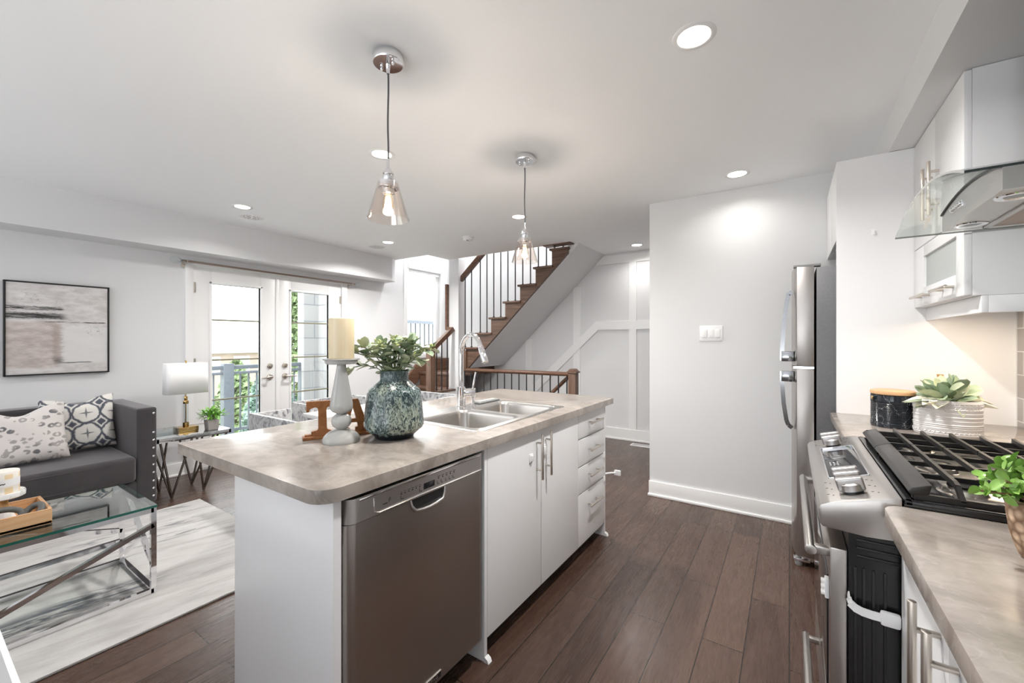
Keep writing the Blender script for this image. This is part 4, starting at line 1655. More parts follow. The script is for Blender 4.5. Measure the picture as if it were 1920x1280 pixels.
# eucalyptus stems -------------------------------------------------------------
eu = thing('eucalyptus_bunch', 'bunch of grey-green eucalyptus with pale buds in the glazed vase', 'plant', (vx, vy, 1.10))
er = random.Random(11)
ms, ml, mp, mbud = MB(), MB(), MB(), MB()
right = Vector((.83, .555, 0))
fwd = Vector((-.555, .83, 0))
stems = []
for k in range(17):
    side = -1 + 2 * (k + .5) / 17 + er.uniform(-.08, .08)
    dep = er.uniform(-.8, .8)
    top = Vector((vx, vy, 1.215)) + right * side * .115 + fwd * dep * .07 + Vector((0, 0, .105 - .055 * side * side - .02 * abs(dep) + er.uniform(-.03, .015)))
    stems.append((top, er.random() < .38))
stems += [(Vector((vx, vy, 1.20)) + right * -.20 + Vector((0, 0, -.012)), False), (Vector((vx, vy, 1.20)) + right * -.17 + fwd * -.02 + Vector((0, 0, .06)), False), (Vector((vx, vy, 1.20)) + right * -.145 + Vector((0, 0, .09)), False),
          (Vector((vx, vy, 1.20)) + right * .15 + Vector((0, 0, .075)), True), (Vector((vx, vy, 1.20)) + right * .125 + fwd * -.03 + Vector((0, 0, .03)), False)]
for top, bud in stems:
    b0 = Vector((vx + er.uniform(-.02, .02), vy + er.uniform(-.02, .02), 1.06))
    b1 = Vector((vx, vy, 1.185)) + (top - Vector((vx, vy, top.z))) * .22
    pts = []
    for i in range(9):
        u = i / 8
        if u < .4:
            pts.append(b0.lerp(b1, u / .4))
        else:
            v = (u - .4) / .6
            q = b1.lerp(top, v)
            q.z += .02 * math.sin(v * PI)
            pts.append(q)
    ms.tube(pts, [.0022] * 8 + [.0012], 6)
    for i in range(3, 9):
        for s in (-1, 1):
            d = (pts[i] - pts[i - 1]).normalized()
            sd_ = Vector((er.uniform(-1, 1), er.uniform(-1, 1), er.uniform(-.4, .6)))
            ld = (d * .5 + sd_ - d * sd_.dot(d)).normalized()
            L = er.uniform(.034, .054)
            (mp if er.random() < .45 else ml).leaf(pts[i], ld, (er.uniform(-.3, .3), er.uniform(-.3, .3), 1), L, L * er.uniform(.62, .85), bend=er.uniform(.1, .5), n=6, round_=True)
    if bud:
        for i in range(9):
            q = top + Vector((er.uniform(-.022, .022), er.uniform(-.022, .022), er.uniform(-.006, .028)))
            ms.tube([top, q], .0007, 4)
            mbud.ball(q, .0042, seg=8)
ms.build('stems', M['stem'], eu)
ml.build('leaves', M['leaf_sage'], eu, smooth=60)
mp.build('pale_leaves', M['leaf_pale'], eu, smooth=60)
mbud.build('buds', M['leaf_bud'], eu)

# wooden word block ------------------------------------------------------------
wl = thing('wooden_letters', 'brown wooden cut-out letters on a ledge, standing behind the grey candle holder', 'letter decoration', (-1.60, .925, .914))
u_ = Vector((.445, .895, 0)).normalized()
n_ = Vector((u_.y, -u_.x, 0))
B0 = Vector((-1.612, .928, .914))
ML = Matrix(((u_.x, -n_.x, 0, B0.x), (u_.y, -n_.y, 0, B0.y), (0, 0, 1, B0.z), (0, 0, 0, 1)))
m = MB()
m.box(-.012, .375, -.030, .018, 0, .012, .003, M=ML)
m.box(-.004, .367, -.012, .012, .010, .018, .002, M=ML)
m.build('ledge', M['cherry'], wl)
Z0 = .016


def arc(cx_, cz_, r, a0, a1, n=6):
    return [(cx_ + r * math.cos(a0 + (a1 - a0) * k / n), cz_ + r * math.sin(a0 + (a1 - a0) * k / n)) for k in range(n + 1)]


Tp = [(.02, Z0), (.105, Z0), (.105, .030), (.090, .034)] + arc(.092, .044, .01, -PI / 2, -PI, 4) + [(.080, .128)] + arc(.093, .114, .014, PI, PI / 2, 4)[1:] + [(.112, .125), (.118, .110), (.128, .110), (.128, .152), (.0, .152), (.0, .110), (.010, .110), (.014, .122)] + arc(.034, .114, .014, PI / 2, 0, 4) + [(.048, .044)] + arc(.038, .044, .01, 0, -PI / 2, 4) + [(.02, .030)]
m = MB()
m.prism([(p_[0] * .92 + .002, p_[1] - .002) for p_ in Tp], 'y', -.009, .009, .0012, M=ML, seg=1)
m.build('letter', M['cherry'], wl, smooth=30)
m = MB()
b = bmesh.new()
ao = .118
Ao = [(ao, Z0), (ao + .048, Z0), (ao + .048, .030), (ao + .038, .034), (ao + .041, .052), (ao + .077, .052), (ao + .080, .034), (ao + .070, .030), (ao + .070, Z0), (ao + .132, Z0), (ao + .132, .030), (ao + .120, .034), (ao + .081, .150), (ao + .046, .150), (ao + .014, .034), (ao, .030)]
Ai = [(ao + .046, .068), (ao + .073, .068), (ao + .060, .115)]
for yy in (-.009, .009):
    A_ = [b.verts.new((x, yy, z)) for x, z in Ao]
    I_ = [b.verts.new((x, yy, z)) for x, z in Ai]
    es = [b.edges.new((A_[i], A_[(i + 1) % len(A_)])) for i in range(len(A_))] + [b.edges.new((I_[i], I_[(i + 1) % 3])) for i in range(3)]
    bmesh.ops.triangle_fill(b, edges=es, use_beauty=True)
    if yy < 0:
        a0_, i0_ = A_, I_
for P0, P1 in ((a0_, A_), (i0_, I_)):
    for i in range(len(P0)):
        j = (i + 1) % len(P0)
        b.faces.new((P0[i], P0[j], P1[j], P1[i]))
bmesh.ops.recalc_face_normals(b, faces=b.faces)
bmesh.ops.transform(b, matrix=ML, verts=b.verts)
m._merge(b)
m.build('letter', M['cherry'], wl, smooth=0)
m = MB()
eo = .262
Ep = [(eo, Z0), (eo + .092, Z0), (eo + .092, .030), (eo + .080, .034), (eo + .080, .132), (eo + .092, .136), (eo + .092, .150), (eo, .150), (eo, .112), (eo + .010, .112), (eo + .020, .132), (eo + .048, .132), (eo + .048, .096), (eo + .024, .096), (eo + .024, .072), (eo + .048, .072), (eo + .048, .034), (eo + .020, .034), (eo + .010, .056), (eo, .056)]
m.prism(Ep, 'y', -.009, .009, M=ML)
m.build('letter', M['cherry'], wl, smooth=0)

# ================================================================== RIGHT-HAND KITCHEN RUN
SN, SF = 1.350, 2.135      # stove near / far side
m = MB()
m.prism(rounded(.187, XR, SF + .006, 2.886, (.012, 0, 0, .012), 4), 'z', .876, .914, .006)
tag(m.build('countertop', M['counter']), 'short stone-patterned laminate worktop between stove and tall white panel', 'countertop')
m = MB()
m.prism(rounded(.187, XR, -1.2, SN - .006, (.02, 0, 0, .045), 8), 'z', .876, .914, .006)
tag(m.build('countertop', M['counter']), 'stone-patterned laminate worktop in the near right corner, this side of the stove', 'countertop')

bc = thing('base_cabinet', 'white base cabinet with steel bar handles, nearest on the right below the worktop', 'cabinet', (.5, .4, 0))
m = MB()
m.box(.244, XR - .012, -1.2, 1.34, .10, .8755)
m.box(.30, XR - .012, -1.2, 1.34, 0, .10)
m.build('carcass', M['cab'], bc, smooth=0)
for y0, y1, hy in ((.985, 1.338, 1.030), (.600, .981, .935), (.12, .596, .55)):
    m = MB()
    m.box(.222, .2435, y0, y1, .105, .872, .002)
    d = m.build('door', M['cab'], bc)
    bar_pull(d, (.185, hy, .58), (.185, hy, .838), (-1, 0, 0), off=.037, r=.0068, inset=.05)
bc2 = thing('base_cabinet', 'white base cabinet between stove and fridge, mostly hidden by the stove', 'cabinet', (.5, 2.5, 0))
m = MB()
m.box(.244, XR - .012, SF + .008, 2.886, .10, .8755)
m.box(.30, XR - .012, SF + .008, 2.886, 0, .10)
m.build('carcass', M['cab'], bc2, smooth=0)
m = MB()
m.box(.222, .2435, SF + .01, 2.884, .105, .872, .002)
d = m.build('door', M['cab'], bc2)
bar_pull(d, (.185, 2.2, .58), (.185, 2.2, .838), (-1, 0, 0), off=.037)

m = MB()
m.box(.215, XR, 2.888, 2.906, 0, 2.288, .001)
tag(m.build('tall_end_panel', M['cab']), 'tall plain white panel between the far worktop and the fridge', 'panel')
m = MB()
m.tube([(.372, 2.887, 1.885), (.372, 2.876, 1.884), (.372, 2.870, 1.876), (.372, 2.873, 1.866), (.372, 2.880, 1.866)], .004, 8)
m.box(.360, .385, 2.884, 2.8885, 1.868, 1.898, .002)
tag(m.build('adhesive_hook', M['plastic']), 'tiny white adhesive hook on the tall white panel', 'hook')

oc = thing('over_fridge_cabinet', 'white cabinet over the fridge, seen edge-on behind the tall panel', 'cabinet', (.5, 3.24, 1.86))
m = MB()
m.box(.236, XR, 2.907, 3.588, 1.86, 2.288)
m.build('carcass', M['cab'], oc, smooth=0)
for y0, y1 in ((2.909, 3.246), (3.250, 3.586)):
    m = MB()
    m.box(.215, .235, y0, y1, 1.862, 2.286, .002)
    m.build('door', M['cab'], oc)

uc = thing('wall_cabinet', 'white wall cabinet left of the range hood, two tall doors over a frosted flap', 'cabinet', (.7, 2.52, 1.47))
m = MB()
m.box(.548, XR, 2.164, 2.886, 1.472, 2.288)
m.build('carcass', M['cab'], uc, smooth=0)
for y0, y1, hy in ((2.166, 2.523, 2.467), (2.527, 2.884, 2.565)):
    m = MB()
    m.box(.527, .547, y0, y1, 1.762, 2.286, .002)
    d = m.build('door', M['cab'], uc)
    bar_pull(d, (.495, hy, 1.845), (.495, hy, 2.075), (-1, 0, 0), off=.032, r=.0065)
m = MB()
g = (2.252, 2.712, 1.560, 1.706)
m.box(.527, .547, 2.166, g[0], 1.474, 1.758, .002)
m.box(.527, .547, g[1], 2.884, 1.474, 1.758, .002)
m.box(.527, .547, g[0], g[1], 1.474, g[2], .002)
m.box(.527, .547, g[0], g[1], g[3], 1.758, .002)
d = m.build('flap_door', M['cab'], uc)
m = MB()
m.box(.537, .543, g[0], g[1], g[2], g[3])
m.build('frosted_pane', M['frosted'], d)
bar_pull(d, (.495, 2.235, 1.517), (.495, 2.450, 1.517), (-1, 0, 0), off=.032, r=.0065)
bar_pull(d, (.495, 2.565, 1.517), (.495, 2.790, 1.517), (-1, 0, 0), off=.032, r=.0065)
m = MB()
m.box(.570, .588, 2.164, 2.886, 1.410, 1.471, .001)
m.box(.588, XR, 2.164, 2.182, 1.410, 1.471, .001)
m.build('light_valance', M['cab'], uc)
ul = thing('under_cabinet_light', 'small lit light fitting under the wall cabinet', 'light', (.72, 2.30, 1.465))
m = MB()
m.box(.66, .80, 2.20, 2.50, 1.437, 1.471, .003)
m.build('housing', M['plastic'], ul)
m = MB()
m.box(.67, .79, 2.21, 2.49, 1.432, 1.437, .001)
m.build('diffuser', M['lamp_on'], ul)
m = MB()
m.cyl((.69, 2.199, 1.455), (.69, 2.193, 1.455), .005, seg=10)
m.cyl((.77, 2.199, 1.455), (.77, 2.193, 1.455), .005, seg=10)
m.build('switch', M['black'], ul)
area('under_cabinet_lamp', (.72, 2.45, 1.428), (0, 0, 0), .14, .5, 1.15, (1, .78, .53))

# range hood -------------------------------------------------------------------
hd = thing('range_hood', 'stainless range hood with an arched clear glass canopy above the stove', 'range hood', (.6, 1.78, 1.68))
YC, HW = 1.778, .383


def arch(y, r=.072, z0=1.701):
    return z0 + r * (1 - ((y - YC) / HW) ** 2)


b = bmesh.new()
N = 28
rows = []
for i in range(N + 1):
    y = YC - HW + 2 * HW * i / N
    z = arch(y)
    rows.append([b.verts.new((.34, y, z)), b.verts.new((XR - .02, y, z)), b.verts.new((XR - .02, y, z + .006)), b.verts.new((.34, y, z + .006))])
for A_, B_ in zip(rows[:-1], rows[1:]):
    for k in range(4):
        fce = b.faces.new((A_[k], A_[(k + 1) % 4], B_[(k + 1) % 4], B_[k]))
        if k in (1, 3):
            fce.material_index = 1
b.faces.new(rows[0]).material_index = 2
b.faces.new(rows[-1][::-1]).material_index = 1
bmesh.ops.recalc_face_normals(b, faces=b.faces)
me_b = b
m = MB()
M['glass_edge_pale'] = plain('grey_glass_edge', (0.22, 0.22, 0.21), 0.15)
m._merge(b)
gl = m.build('glass_canopy', [M['hood_glass'], M['glass_edge_pale'], M['dark_glass_edge']], hd, smooth=30)
m = MB()
hy0, hy1 = YC - .245, YC + .245
prof = [(hy0, 1.684), (hy1, 1.684)] + [(hy1 - (hy1 - hy0) * k / 16, arch(hy1 - (hy1 - hy0) * k / 16) - .002) for k in range(17)]
m.prism(prof, 'x', .44, XR - .021)
bo = m.build('body', M['steel_panel'], hd, smooth=25)
m = MB()
m.tube([(.438, hy1 - (hy1 - hy0) * k / 16, arch(hy1 - (hy1 - hy0) * k / 16) - .002) for k in range(17)], .0035, 6)
m.build('gasket', M['black'], hd)
m = MB()
m.box(.54, .80, hy0 + .03, hy1 - .03, 1.680, 1.684)
m.build('grease_filter', M['filter'], bo)
m = MB()
for a, c_, e, h in ((.53, .545, hy0 + .02, hy1 - .02), (.80, .815, hy0 + .02, hy1 - .02), (.53, .815, hy0 + .02, hy0 + .032), (.53, .815, hy1 - .032, hy1 - .02)):
    m.box(a, c_, e, h, 1.677, 1.684, .002)
m.build('filter_frame', M['steel_y'], bo)
for y in (YC - .16, YC + .16):
    m = MB()
    m.lathe([(.022, -.001), (.030, -.004), (.038, -.003), (.040, 0)], (.488, y, 1.684), 28)
    lr = m.build('lamp_ring', M['chrome'], bo)
    m = MB()
    m.lathe([(0, -.0015), (.023, -.0015)], (.488, y, 1.684), 24)
    m.build('lamp_lens', M['frosted'], lr)
m = MB()
for k in range(5):
    m.cyl((.4405, YC + .045 + k * .02, 1.730), (.432, YC + .045 + k * .02, 1.730), .0065, seg=12, bev=.001)
m.box(.436, .4405, YC + .033, YC + .137, 1.720, 1.7395, .002)
m.build('push_buttons', M['chrome'], bo)
m = MB()
m.box(.62, XR - .01, YC - .20, YC + .20, arch(YC) - .02, 2.288, .002)
m.build('chimney_duct', M['steel_z'], hd)

# stove ------------------------------------------------------------------------
sv = thing('gas_stove', 'stainless and black gas range between the two right-hand worktops', 'stove', (.5, 1.74, 0))
m = MB()
m.box(.125, .82, SN + .004, SF - .004, .06, .90)
m.build('body', M['black'], sv, smooth=0)
m = MB()
for x in (.135, .152, .170, .192):
    m.box(x, x + .006, SN + .000, SN + .006, .10, .74, .002)
for z in (.765, .785, .805):
    m.box(.14, .24, SN + .000, SN + .006, z, z + .007, .002)
m.build('side_panel', M['black_matte'], sv)
m = MB()
m.prism([(.225, .930), (.205, .927), (.085, .893), (.068, .884), (.063, .874), (.066, .836), (.072, .828), (.16, .822), (.225, .826)], 'y', SN - .004, SF + .004, .003)
pn = m.build('control_panel', M['steel_y'], sv)
SL = math.atan2(.034, .12)


def on_panel(x):
    return .893 + (x - .085) * .034 / .12


RP = lambda x, y: Matrix.Translation((x, y, on_panel(x))) @ Matrix.Rotation(-SL, 4, 'Y')
m = MB()
m.box(-.046, .046, -.20, .20, 0, .0015, .0005, M=RP(.145, 1.765))
m.build('display_glass', M['black_glass'], pn)
m = MB()
for a in ((-.050, -.046, -.204, .204), (.046, .050, -.204, .204), (-.05, .05, -.204, -.20), (-.05, .05, .20, .204)):
    m.box(a[0], a[1], a[2], a[3], 0, .003, .001, M=RP(.145, 1.765))
m.build('display_frame', M['chrome'], pn)
m = MB()
for i in range(3):
    for j in range(4):
        m.box(-.035 + i * .010, -.031 + i * .010, -.06 + j * .012, -.057 + j * .012, .0015, .0018, M=RP(.145, 1.765))
m.build('key_marks', M['white'], pn)
m = MB()
for yy in (1.40, 1.455, 1.51, 2.03, 2.10):
    for dx_ in (-.045, .05):
        m.box(dx_, dx_ + .003, -.0015, .0015, 0, .0006, M=RP(.14, yy))
        m.box(dx_ - .012, dx_ - .006, .010, .012, 0, .0006, M=RP(.14, yy))
m.build('dial_marks', M['black'], pn)
for yy in (1.415, 1.475, 1.525, 2.00, 2.065):
    K = RP(.140, yy)
    m = MB()
    m.lathe([(0, .0), (.024, .0), (.024, .006), (0, .006)], (0, 0, 0), 24, M=K)
    kb = m.build('knob_base', M['black'], pn)
    m = MB()
    m.box(-.030, .030, -.012, .012, .006, .040, .006, 3, M=K)
    m.lathe([(0, .006), (.027, .006), (.026, .022), (.020, .026), (0, .026)], (0, 0, 0), 28, sy=.75, M=K)
    m.build('knob', M['steel_panel'], kb)
# oven door
m = MB()
m.box(.088, .124, SN + .012, SF - .012, .275, .772, .004)
od = m.build('oven_door', M['steel_y'], sv)
m = MB()
m.box(.084, .0885, SN + .06, SF - .06, .33, .68, .002)
m.build('door_window', M['black_glass'], od)
m = MB()
m.cyl((.048, SN + .025, .748), (.048, SF - .05, .748), .0135, seg=20, bev=.002)
for y in (SN + .045, SF - .075):
    m.box(.048, .090, y - .012, y + .012, .737, .759, .004)
m.build('handle', M['steel_y'], od)
m = MB()
m.box(.090, .124, SN + .012, SF - .012, .075, .265, .004)
dr_ = m.build('drawer', M['steel_y'], sv)
m = MB()
m.cyl((.052, SN + .14, .205), (.052, SF - .22, .205), .0125, seg=18, bev=.002)
for y in (SN + .16, SF - .24):
    m.box(.052, .092, y - .010, y + .010, .196, .214, .004)
m.build('handle', M['steel_y'], dr_)
m = MB()
for y in (SN + .06, SF - .06):
    m.cyl((.16, y, 0), (.16, y, .06), .018, seg=12)
    m.cyl((.74, y, 0), (.74, y, .06), .018, seg=12)
m.build('foot', M['rubber'], sv)
# cooktop pan with raised rim
m = MB()
m.box(.228, .82, SN - .008, SF + .008, .9145, .921, .002)
for a in ((.228, .82, SN - .008, SN + .012), (.228, .82, SF - .012, SF + .008), (.228, .246, SN - .008, SF + .008), (.80, .82, SN - .008, SF + .008)):
    m.box(*a, .917, .929, .004)
ckt = m.build('cooktop', M['black'], sv)
m = MB()
m.box(.34, .72, SN + .03, SF - .03, .9205, .9225, .0008)
m.build('spill_tray', M['steel_y'], ckt)
for x in (.37, .68):
    for y in (SN + .17, (SN + SF) / 2, SF - .17):
        if y == (SN + SF) / 2 and x > .5:
            continue
        m = MB()
        m.lathe([(0, .014), (.030, .014), (.040, .010), (.044, .0), (.05, -.002)], (x, y, .923), 28)
        bu = m.build('burner', M['nickel'], ckt)
        m = MB()
        m.lathe([(0, .023), (.026, .023), (.031, .019), (.031, .014), (0, .014)], (x, y, .923), 28)
        m.build('burner_cap', M['iron'], bu)
m = MB()
m.prism(rounded(.46, .58, SN + .16, SF - .16, (.055,) * 4, 6), 'z', .9225, .934, .003)
m.build('griddle_burner', M['iron'], ckt)
# cast-iron grates
GZ = .965
for g0, g1 in ((SN + .014, 1.845), (1.851, SF - .012)):
    m = MB()
    # broad front rail
    m.prism([(.238, .948), (.244, .938), (.276, .944), (.281, .968), (.270, .966), (.246, .957)], 'y', g0, g1, .003)
    for k in range(7):
        x = .332 + k * .0755
        pts = [(x, g0 + .006, .938), (x, g0 + .02, .950), (x, g0 + .045, GZ), (x, g1 - .045, GZ), (x, g1 - .02, GZ - .002), (x, g1 - .006, .95)]
        if g0 > 1.8:
            pts = [(x, g0, GZ), (x, g1 - .05, GZ), (x, g1 - .02, GZ + .002), (x, g1, GZ + .004)]
        else:
            pts = [(x, g0 + .002, .936), (x, g0 + .016, .944), (x, g0 + .040, GZ - .004), (x, g0 + .06, GZ), (x, g1, GZ)]
        for p0, p1 in zip(pts[:-1], pts[1:]):
            m.bar(p0, p1, .009, .014)
    for y, z, hgt in ([(g0 + .006, .936, .016), (g0 + .16, .952, .012), (g0 + .30, .952, .012), (g0 + .43, .952, .012)] if g0 < 1.8 else [(g0 + .07, .952, .012), (g0 + .17, .952, .012), (g1 - .006, .946, .030)]):
        m.bar((.25, y, z), (.795, y, z), .010, hgt)
    for x in (.255, .785):
        for y in (g0 + .02, g1 - .02):
            m.bar((x, y, .928), (x, y, .945), .014, .014)
    m.build('grate', M['iron'], sv, smooth=30)

# child-lock strap on the stove side
cs = thing('strap_latch', 'white child-lock strap between the oven door side and the white base cabinet', 'child latch', (.17, 1.335, .64))
m = MB()
sp_ = [(.1245, 1.352, .668), (.125, 1.343, .660), (.128, 1.336, .652), (.137, 1.332, .646), (.150, 1.331, .642), (.168, 1.332, .640), (.190, 1.334, .639)]
for p0_, p1_ in zip(sp_[:-1], sp_[1:]):
    d_ = (Vector(p1_) - Vector(p0_)).normalized() * .0022
    m.bar(Vector(p0_) - d_, Vector(p1_) + d_, .003, .020)
m.build('strap', M['plastic'], cs)
m = MB()
m.box(.183, .2215, 1.328, 1.344, .622, .656, .007)
m.build('pad', M['plastic'], cs)
t = thing('cabinet_latch', 'white child-latch catch clipped to the front edge of the oven door', 'child latch', (.086, 1.40, .65))
m = MB()
m.box(.078, .0878, 1.372, 1.398, .63, .68, .003)
m.build('base_pad', M['plastic'], t)
m = MB()
for z in (.640, .655, .670):
    m.box(.070, .079, 1.376, 1.394, z - .004, z + .004, .002)
m.build('catch', M['white'], t)

# fridge -----------------------------------------------------------------------
FY0, FY1 = 2.926, 3.562
fg = thing('refrigerator', 'stainless steel top-freezer fridge with dark grey side, beside the plain wall', 'refrigerator', (.5, 3.24, 0))
m = MB()
m.box(.128, .82, FY0, FY1, .05, 1.728, .004)
m.build('body', M['fridge_side'], fg)


def fdoor(z0, z1):
    out = []
    n = 12
    for k in range(n + 1):
        t_ = k / n
        y = FY0 + (FY1 - FY0) * t_
        out.append((.036 - .024 * (1 - (2 * t_ - 1) ** 4) + .0, y))
    return out + [(.118, FY1), (.118, FY0)]


for z0, z1, nm in ((1.160, 1.735, 'freezer_door'), (.062, 1.146, 'fridge_door')):
    m = MB()
    m.prism(fdoor(z0, z1), 'z', z0, z1, .004)
    d = m.build(nm, M['steel_z'], fg, smooth=30)
    y = FY0 + .060
    if nm == 'freezer_door':
        pts = [(.014, y, 1.60), (-.004, y, 1.585), (-.012, y, 1.55), (-.028, y, 1.40), (-.036, y, 1.25), (-.036, y, 1.19)]
        cap = (1.185, 1.245)
    else:
        pts = [(-.036, y, 1.125), (-.036, y, 1.06), (-.028, y, .93), (-.014, y, .83), (-.004, y, .805), (.014, y, .79)]
        cap = (1.065, 1.128)
    m = MB()
    for p0, p1 in zip(pts[:-1], pts[1:]):
        m.bar(p0, p1, .022, .015, up=(0, 1, 0))
    m.box(-.040, .022, y - .014, y + .014, cap[0], cap[1], .004)
    m.build('handle', M['dark_chrome'], d)
m = MB()
m.box(.02, .118, FY0 + .004, FY1 - .01, 1.147, 1.159)
m.build('door_gasket', M['chrome'], fg)
m = MB()
m.box(.02, .15, FY0 + .01, FY0 + .06, 1.735, 1.748, .004)
m.build('hinge_cover', M['rubber'], fg)
m = MB()
m.box(.05, .128, FY0 + .02, FY1 - .02, .035, .060)
m.box(.02, .10, FY0 + .01, FY0 + .05, .030, .045, .003)
m.build('hinge_bracket', M['chrome'], fg)
for x, y in ((.045, FY0 + .03), (.16, FY0 + .03), (.75, FY0 + .03), (.045, FY1 - .05), (.75, FY1 - .05)):
    m = MB()
    m.cyl((x, y, 0), (x, y, .05), .018, seg=16, bev=.003)
    m.build('foot', M['rubber'], fg)

# things on the far worktop ------------------------------------------------------
cn = thing('canister', 'black marble-glazed ribbed canister with a pale wooden lid', 'canister', (.397, 2.572, .914))
prof = [(0, 0), (.074, 0), (.078, .003), (.079, .012), (.079, .022)]
for k in range(14):
    prof += [(.0775, .024 + k * .0066), (.0795, .027 + k * .0066)]
prof += [(.079, .122), (.079, .146), (.075, .149), (0, .149)]
m = MB()
m.lathe(prof, (.397, 2.572, .914), 48)
m.build('body', M['canister'], cn)
m = MB()
m.lathe([(.070, .147), (.080, .150), (.081, .156), (.079, .164), (.074, .167), (0, .167)], (.397, 2.572, .914), 40)
m.build('lid', M['lid_wood'], cn)
m = MB()
m.box(.316, .322, 2.522, 2.537, .914 + .125, .914 + .142, .002)
m.build('tag_plate', M['brass'], cn)

kt = thing('kettle', 'round black kettle with a wooden knob, half hidden behind the white pot', 'kettle', (.585, 2.72, .914))
m = MB()
m.lathe([(0, 0), (.06, 0), (.075, .008), (.092, .035), (.096, .06), (.088, .095), (.066, .125), (.045, .138), (.044, .146), (.02, .158), (0, .160)], (.585, 2.72, .914), 40)
m.build('body', M['black'], kt)
m = MB()
m.lathe([(0, .158), (.007, .160), (.008, .205), (.011, .226), (.0125, .238), (0, .239)], (.585, 2.72, .914), 20)
m.build('knob', M['acacia_stem'], kt)

px_, py_ = .552, 2.472
wp = thing('textured_pot', 'white embossed ceramic pot beside the black canister', 'plant pot', (px_, py_, .914))
prof = [(0, .0), (.098, 0), (.102, .004)]
for k in range(17):
    z = .008 + k * .0078
    rr = .1035 + .0008 * (k % 2)
    prof += [(rr - .0012, z), (rr + (.0018 if k in (0, 4, 5, 9, 13, 16) else .0006), z + .004)]
prof += [(.1035, .146), (.1015, .149), (.098, .147), (.096, .12), (0, .115)]
m = MB()
m.lathe(prof, (px_, py_, .914), 64, sy=.82)
M['pot_white'] = plain('white_embossed_ceramic', (0.62, 0.61, 0.615), 0.3)
bo = m.build('body', M['pot_white'], wp)
m = MB()
for z in (.020, .118, .135):
    for k in range(44):
        a = 2 * PI * k / 44
        a2 = a + .07
        m.tube([(px_ + .1045 * math.cos(a), py_ + .82 * .1045 * math.sin(a), .914 + z - .005), (px_ + .1045 * math.cos(a2), py_ + .82 * .1045 * math.sin(a2), .914 + z + .005)], .0016, 5)
tag(m.build('embossed_pattern', M['pot_white'], bo), kind='stuff')
m = MB()
m.lathe([(0, .121), (.095, .121)], (px_, py_, .914), 32, sy=.82)
m.build('soil', M['soil'], wp)
mg = thing('sage_plant', 'leafy sage-green plant with cream flower petals in the white embossed pot', 'plant', (px_, py_, 1.03))
er = random.Random(5)
ms, ml, mp, mf = MB(), MB(), MB(), MB()
for k in range(34):
    a = 2.399 * k
    el = .25 + 1.1 * (k / 34)
    d = Vector((math.cos(a) * math.cos(el), math.sin(a) * math.cos(el), math.sin(el)))
    base = Vector((px_, py_, 1.045)) + d * (.03 + .03 * er.random())
    L = er.uniform(.060, .088)
    st_ = base
    ms.tube([Vector((px_, py_, 1.03)), base], .0025, 5)
    (mp if k % 3 == 0 else ml).leaf(st_, d + Vector((er.uniform(-.4, .4), er.uniform(-.4, .4), er.uniform(-.1, .3))), (er.uniform(-.8, .8), er.uniform(-.8, .8) - .3, 1), L, L * er.uniform(.48, .62), bend=er.uniform(-.1, .45), n=8, round_=True, cup=.2)
lf = Vector((-.83, -.555, 0))
for q, dd_, L, wd in ((Vector((px_, py_, 1.055)) + lf * .03, lf + Vector((0, 0, .1)), .15, .045), (Vector((px_, py_, 1.05)) + lf * .05, lf + Vector((0, 0, -.15)), .09, .04)):
    ml.leaf(q, dd_, (0, 0, 1), L, wd, .15, n=8)
cam_side = Vector((.35, -.93, 0))
ml.leaf(Vector((px_ - .01, py_ - .06, 1.075)), cam_side * .35 + Vector((0, 0, -1)), cam_side, .07, .055, .1, n=8, round_=True)
mp.leaf(Vector((px_ + .02, py_ - .075, 1.05)), cam_side * .3 + Vector((.1, 0, -1)), cam_side, .05, .032, .1, n=8)
rt = Vector((.83, .555, 0))
for s, ofs in ((-1, .045), (1, .06)):
    for k in range(5):
        a = -.9 + k * .45
        d = (rt * s * math.cos(a) + cam_side * .7 * math.sin(a) + Vector((0, 0, .12 + .1 * (k % 2)))).normalized()
        mf.leaf(Vector((px_, py_, 1.055)) + rt * s * ofs * .4, d + Vector((0, 0, -.12)), (0, 0, 1), .125, .066, .18, n=8, cup=.4)
ms.build('stems', M['stem'], mg)
ml.build('leaves', M['leaf_sage'], mg, smooth=60)
mp.build('pale_leaves', M['leaf_pale'], mg, smooth=60)
mf.build('petals', M['petal'], mg, smooth=60, solid=.0008)

# boxwood-like plant by the right edge of the picture
qx, qy = .390, 1.150
bp = thing('rope_pot', 'tan woven pot on the near right worktop at the picture edge', 'plant pot', (qx, qy, .914))
m = MB()
m.lathe([(0, 0), (.034, 0), (.040, .006), (.050, .04), (.055, .08), (.055, .102), (.050, .106), (.047, .10), (.047, .09), (0, .09)], (qx, qy, .914), 32)
m.build('body', M['rope'], bp)
bx = thing('jade_plant', 'bright green round-leaved plant in the tan woven pot beside the stove grates', 'plant', (qx, qy, 1.004))
er = random.Random(3)
ms, ml = MB(), MB()
for k in range(30):
    a = 2.399 * k
    el = -.15 + 1.5 * (k / 30)
    d = Vector((math.cos(a) * math.cos(el), math.sin(a) * math.cos(el), math.sin(el)))
    tip = Vector((qx, qy, 1.025)) + Vector((d.x * .088, d.y * .088, d.z * .078)) * er.uniform(.75, 1.08)
    ms.tube([Vector((qx, qy, 1.003)), Vector((qx, qy, 1.025)).lerp(tip, .5), tip], .002, 5)
    for j in range(13):
        v = Vector((er.gauss(0, 1), er.gauss(0, 1), er.gauss(.3, .8))).normalized()
        base = Vector((qx, qy, 1.025)).lerp(tip, .4 + .6 * (j / 12))
        ml.leaf(base, (v + d * .6).normalized(), d, er.uniform(.019, .029), er.uniform(.014, .020), er.uniform(-.2, .35), n=6, round_=True, cup=.25)
ms.build('stems', M['twig'], bx)
ml.build('leaves', M['leaf_boxwood'], bx, smooth=60)

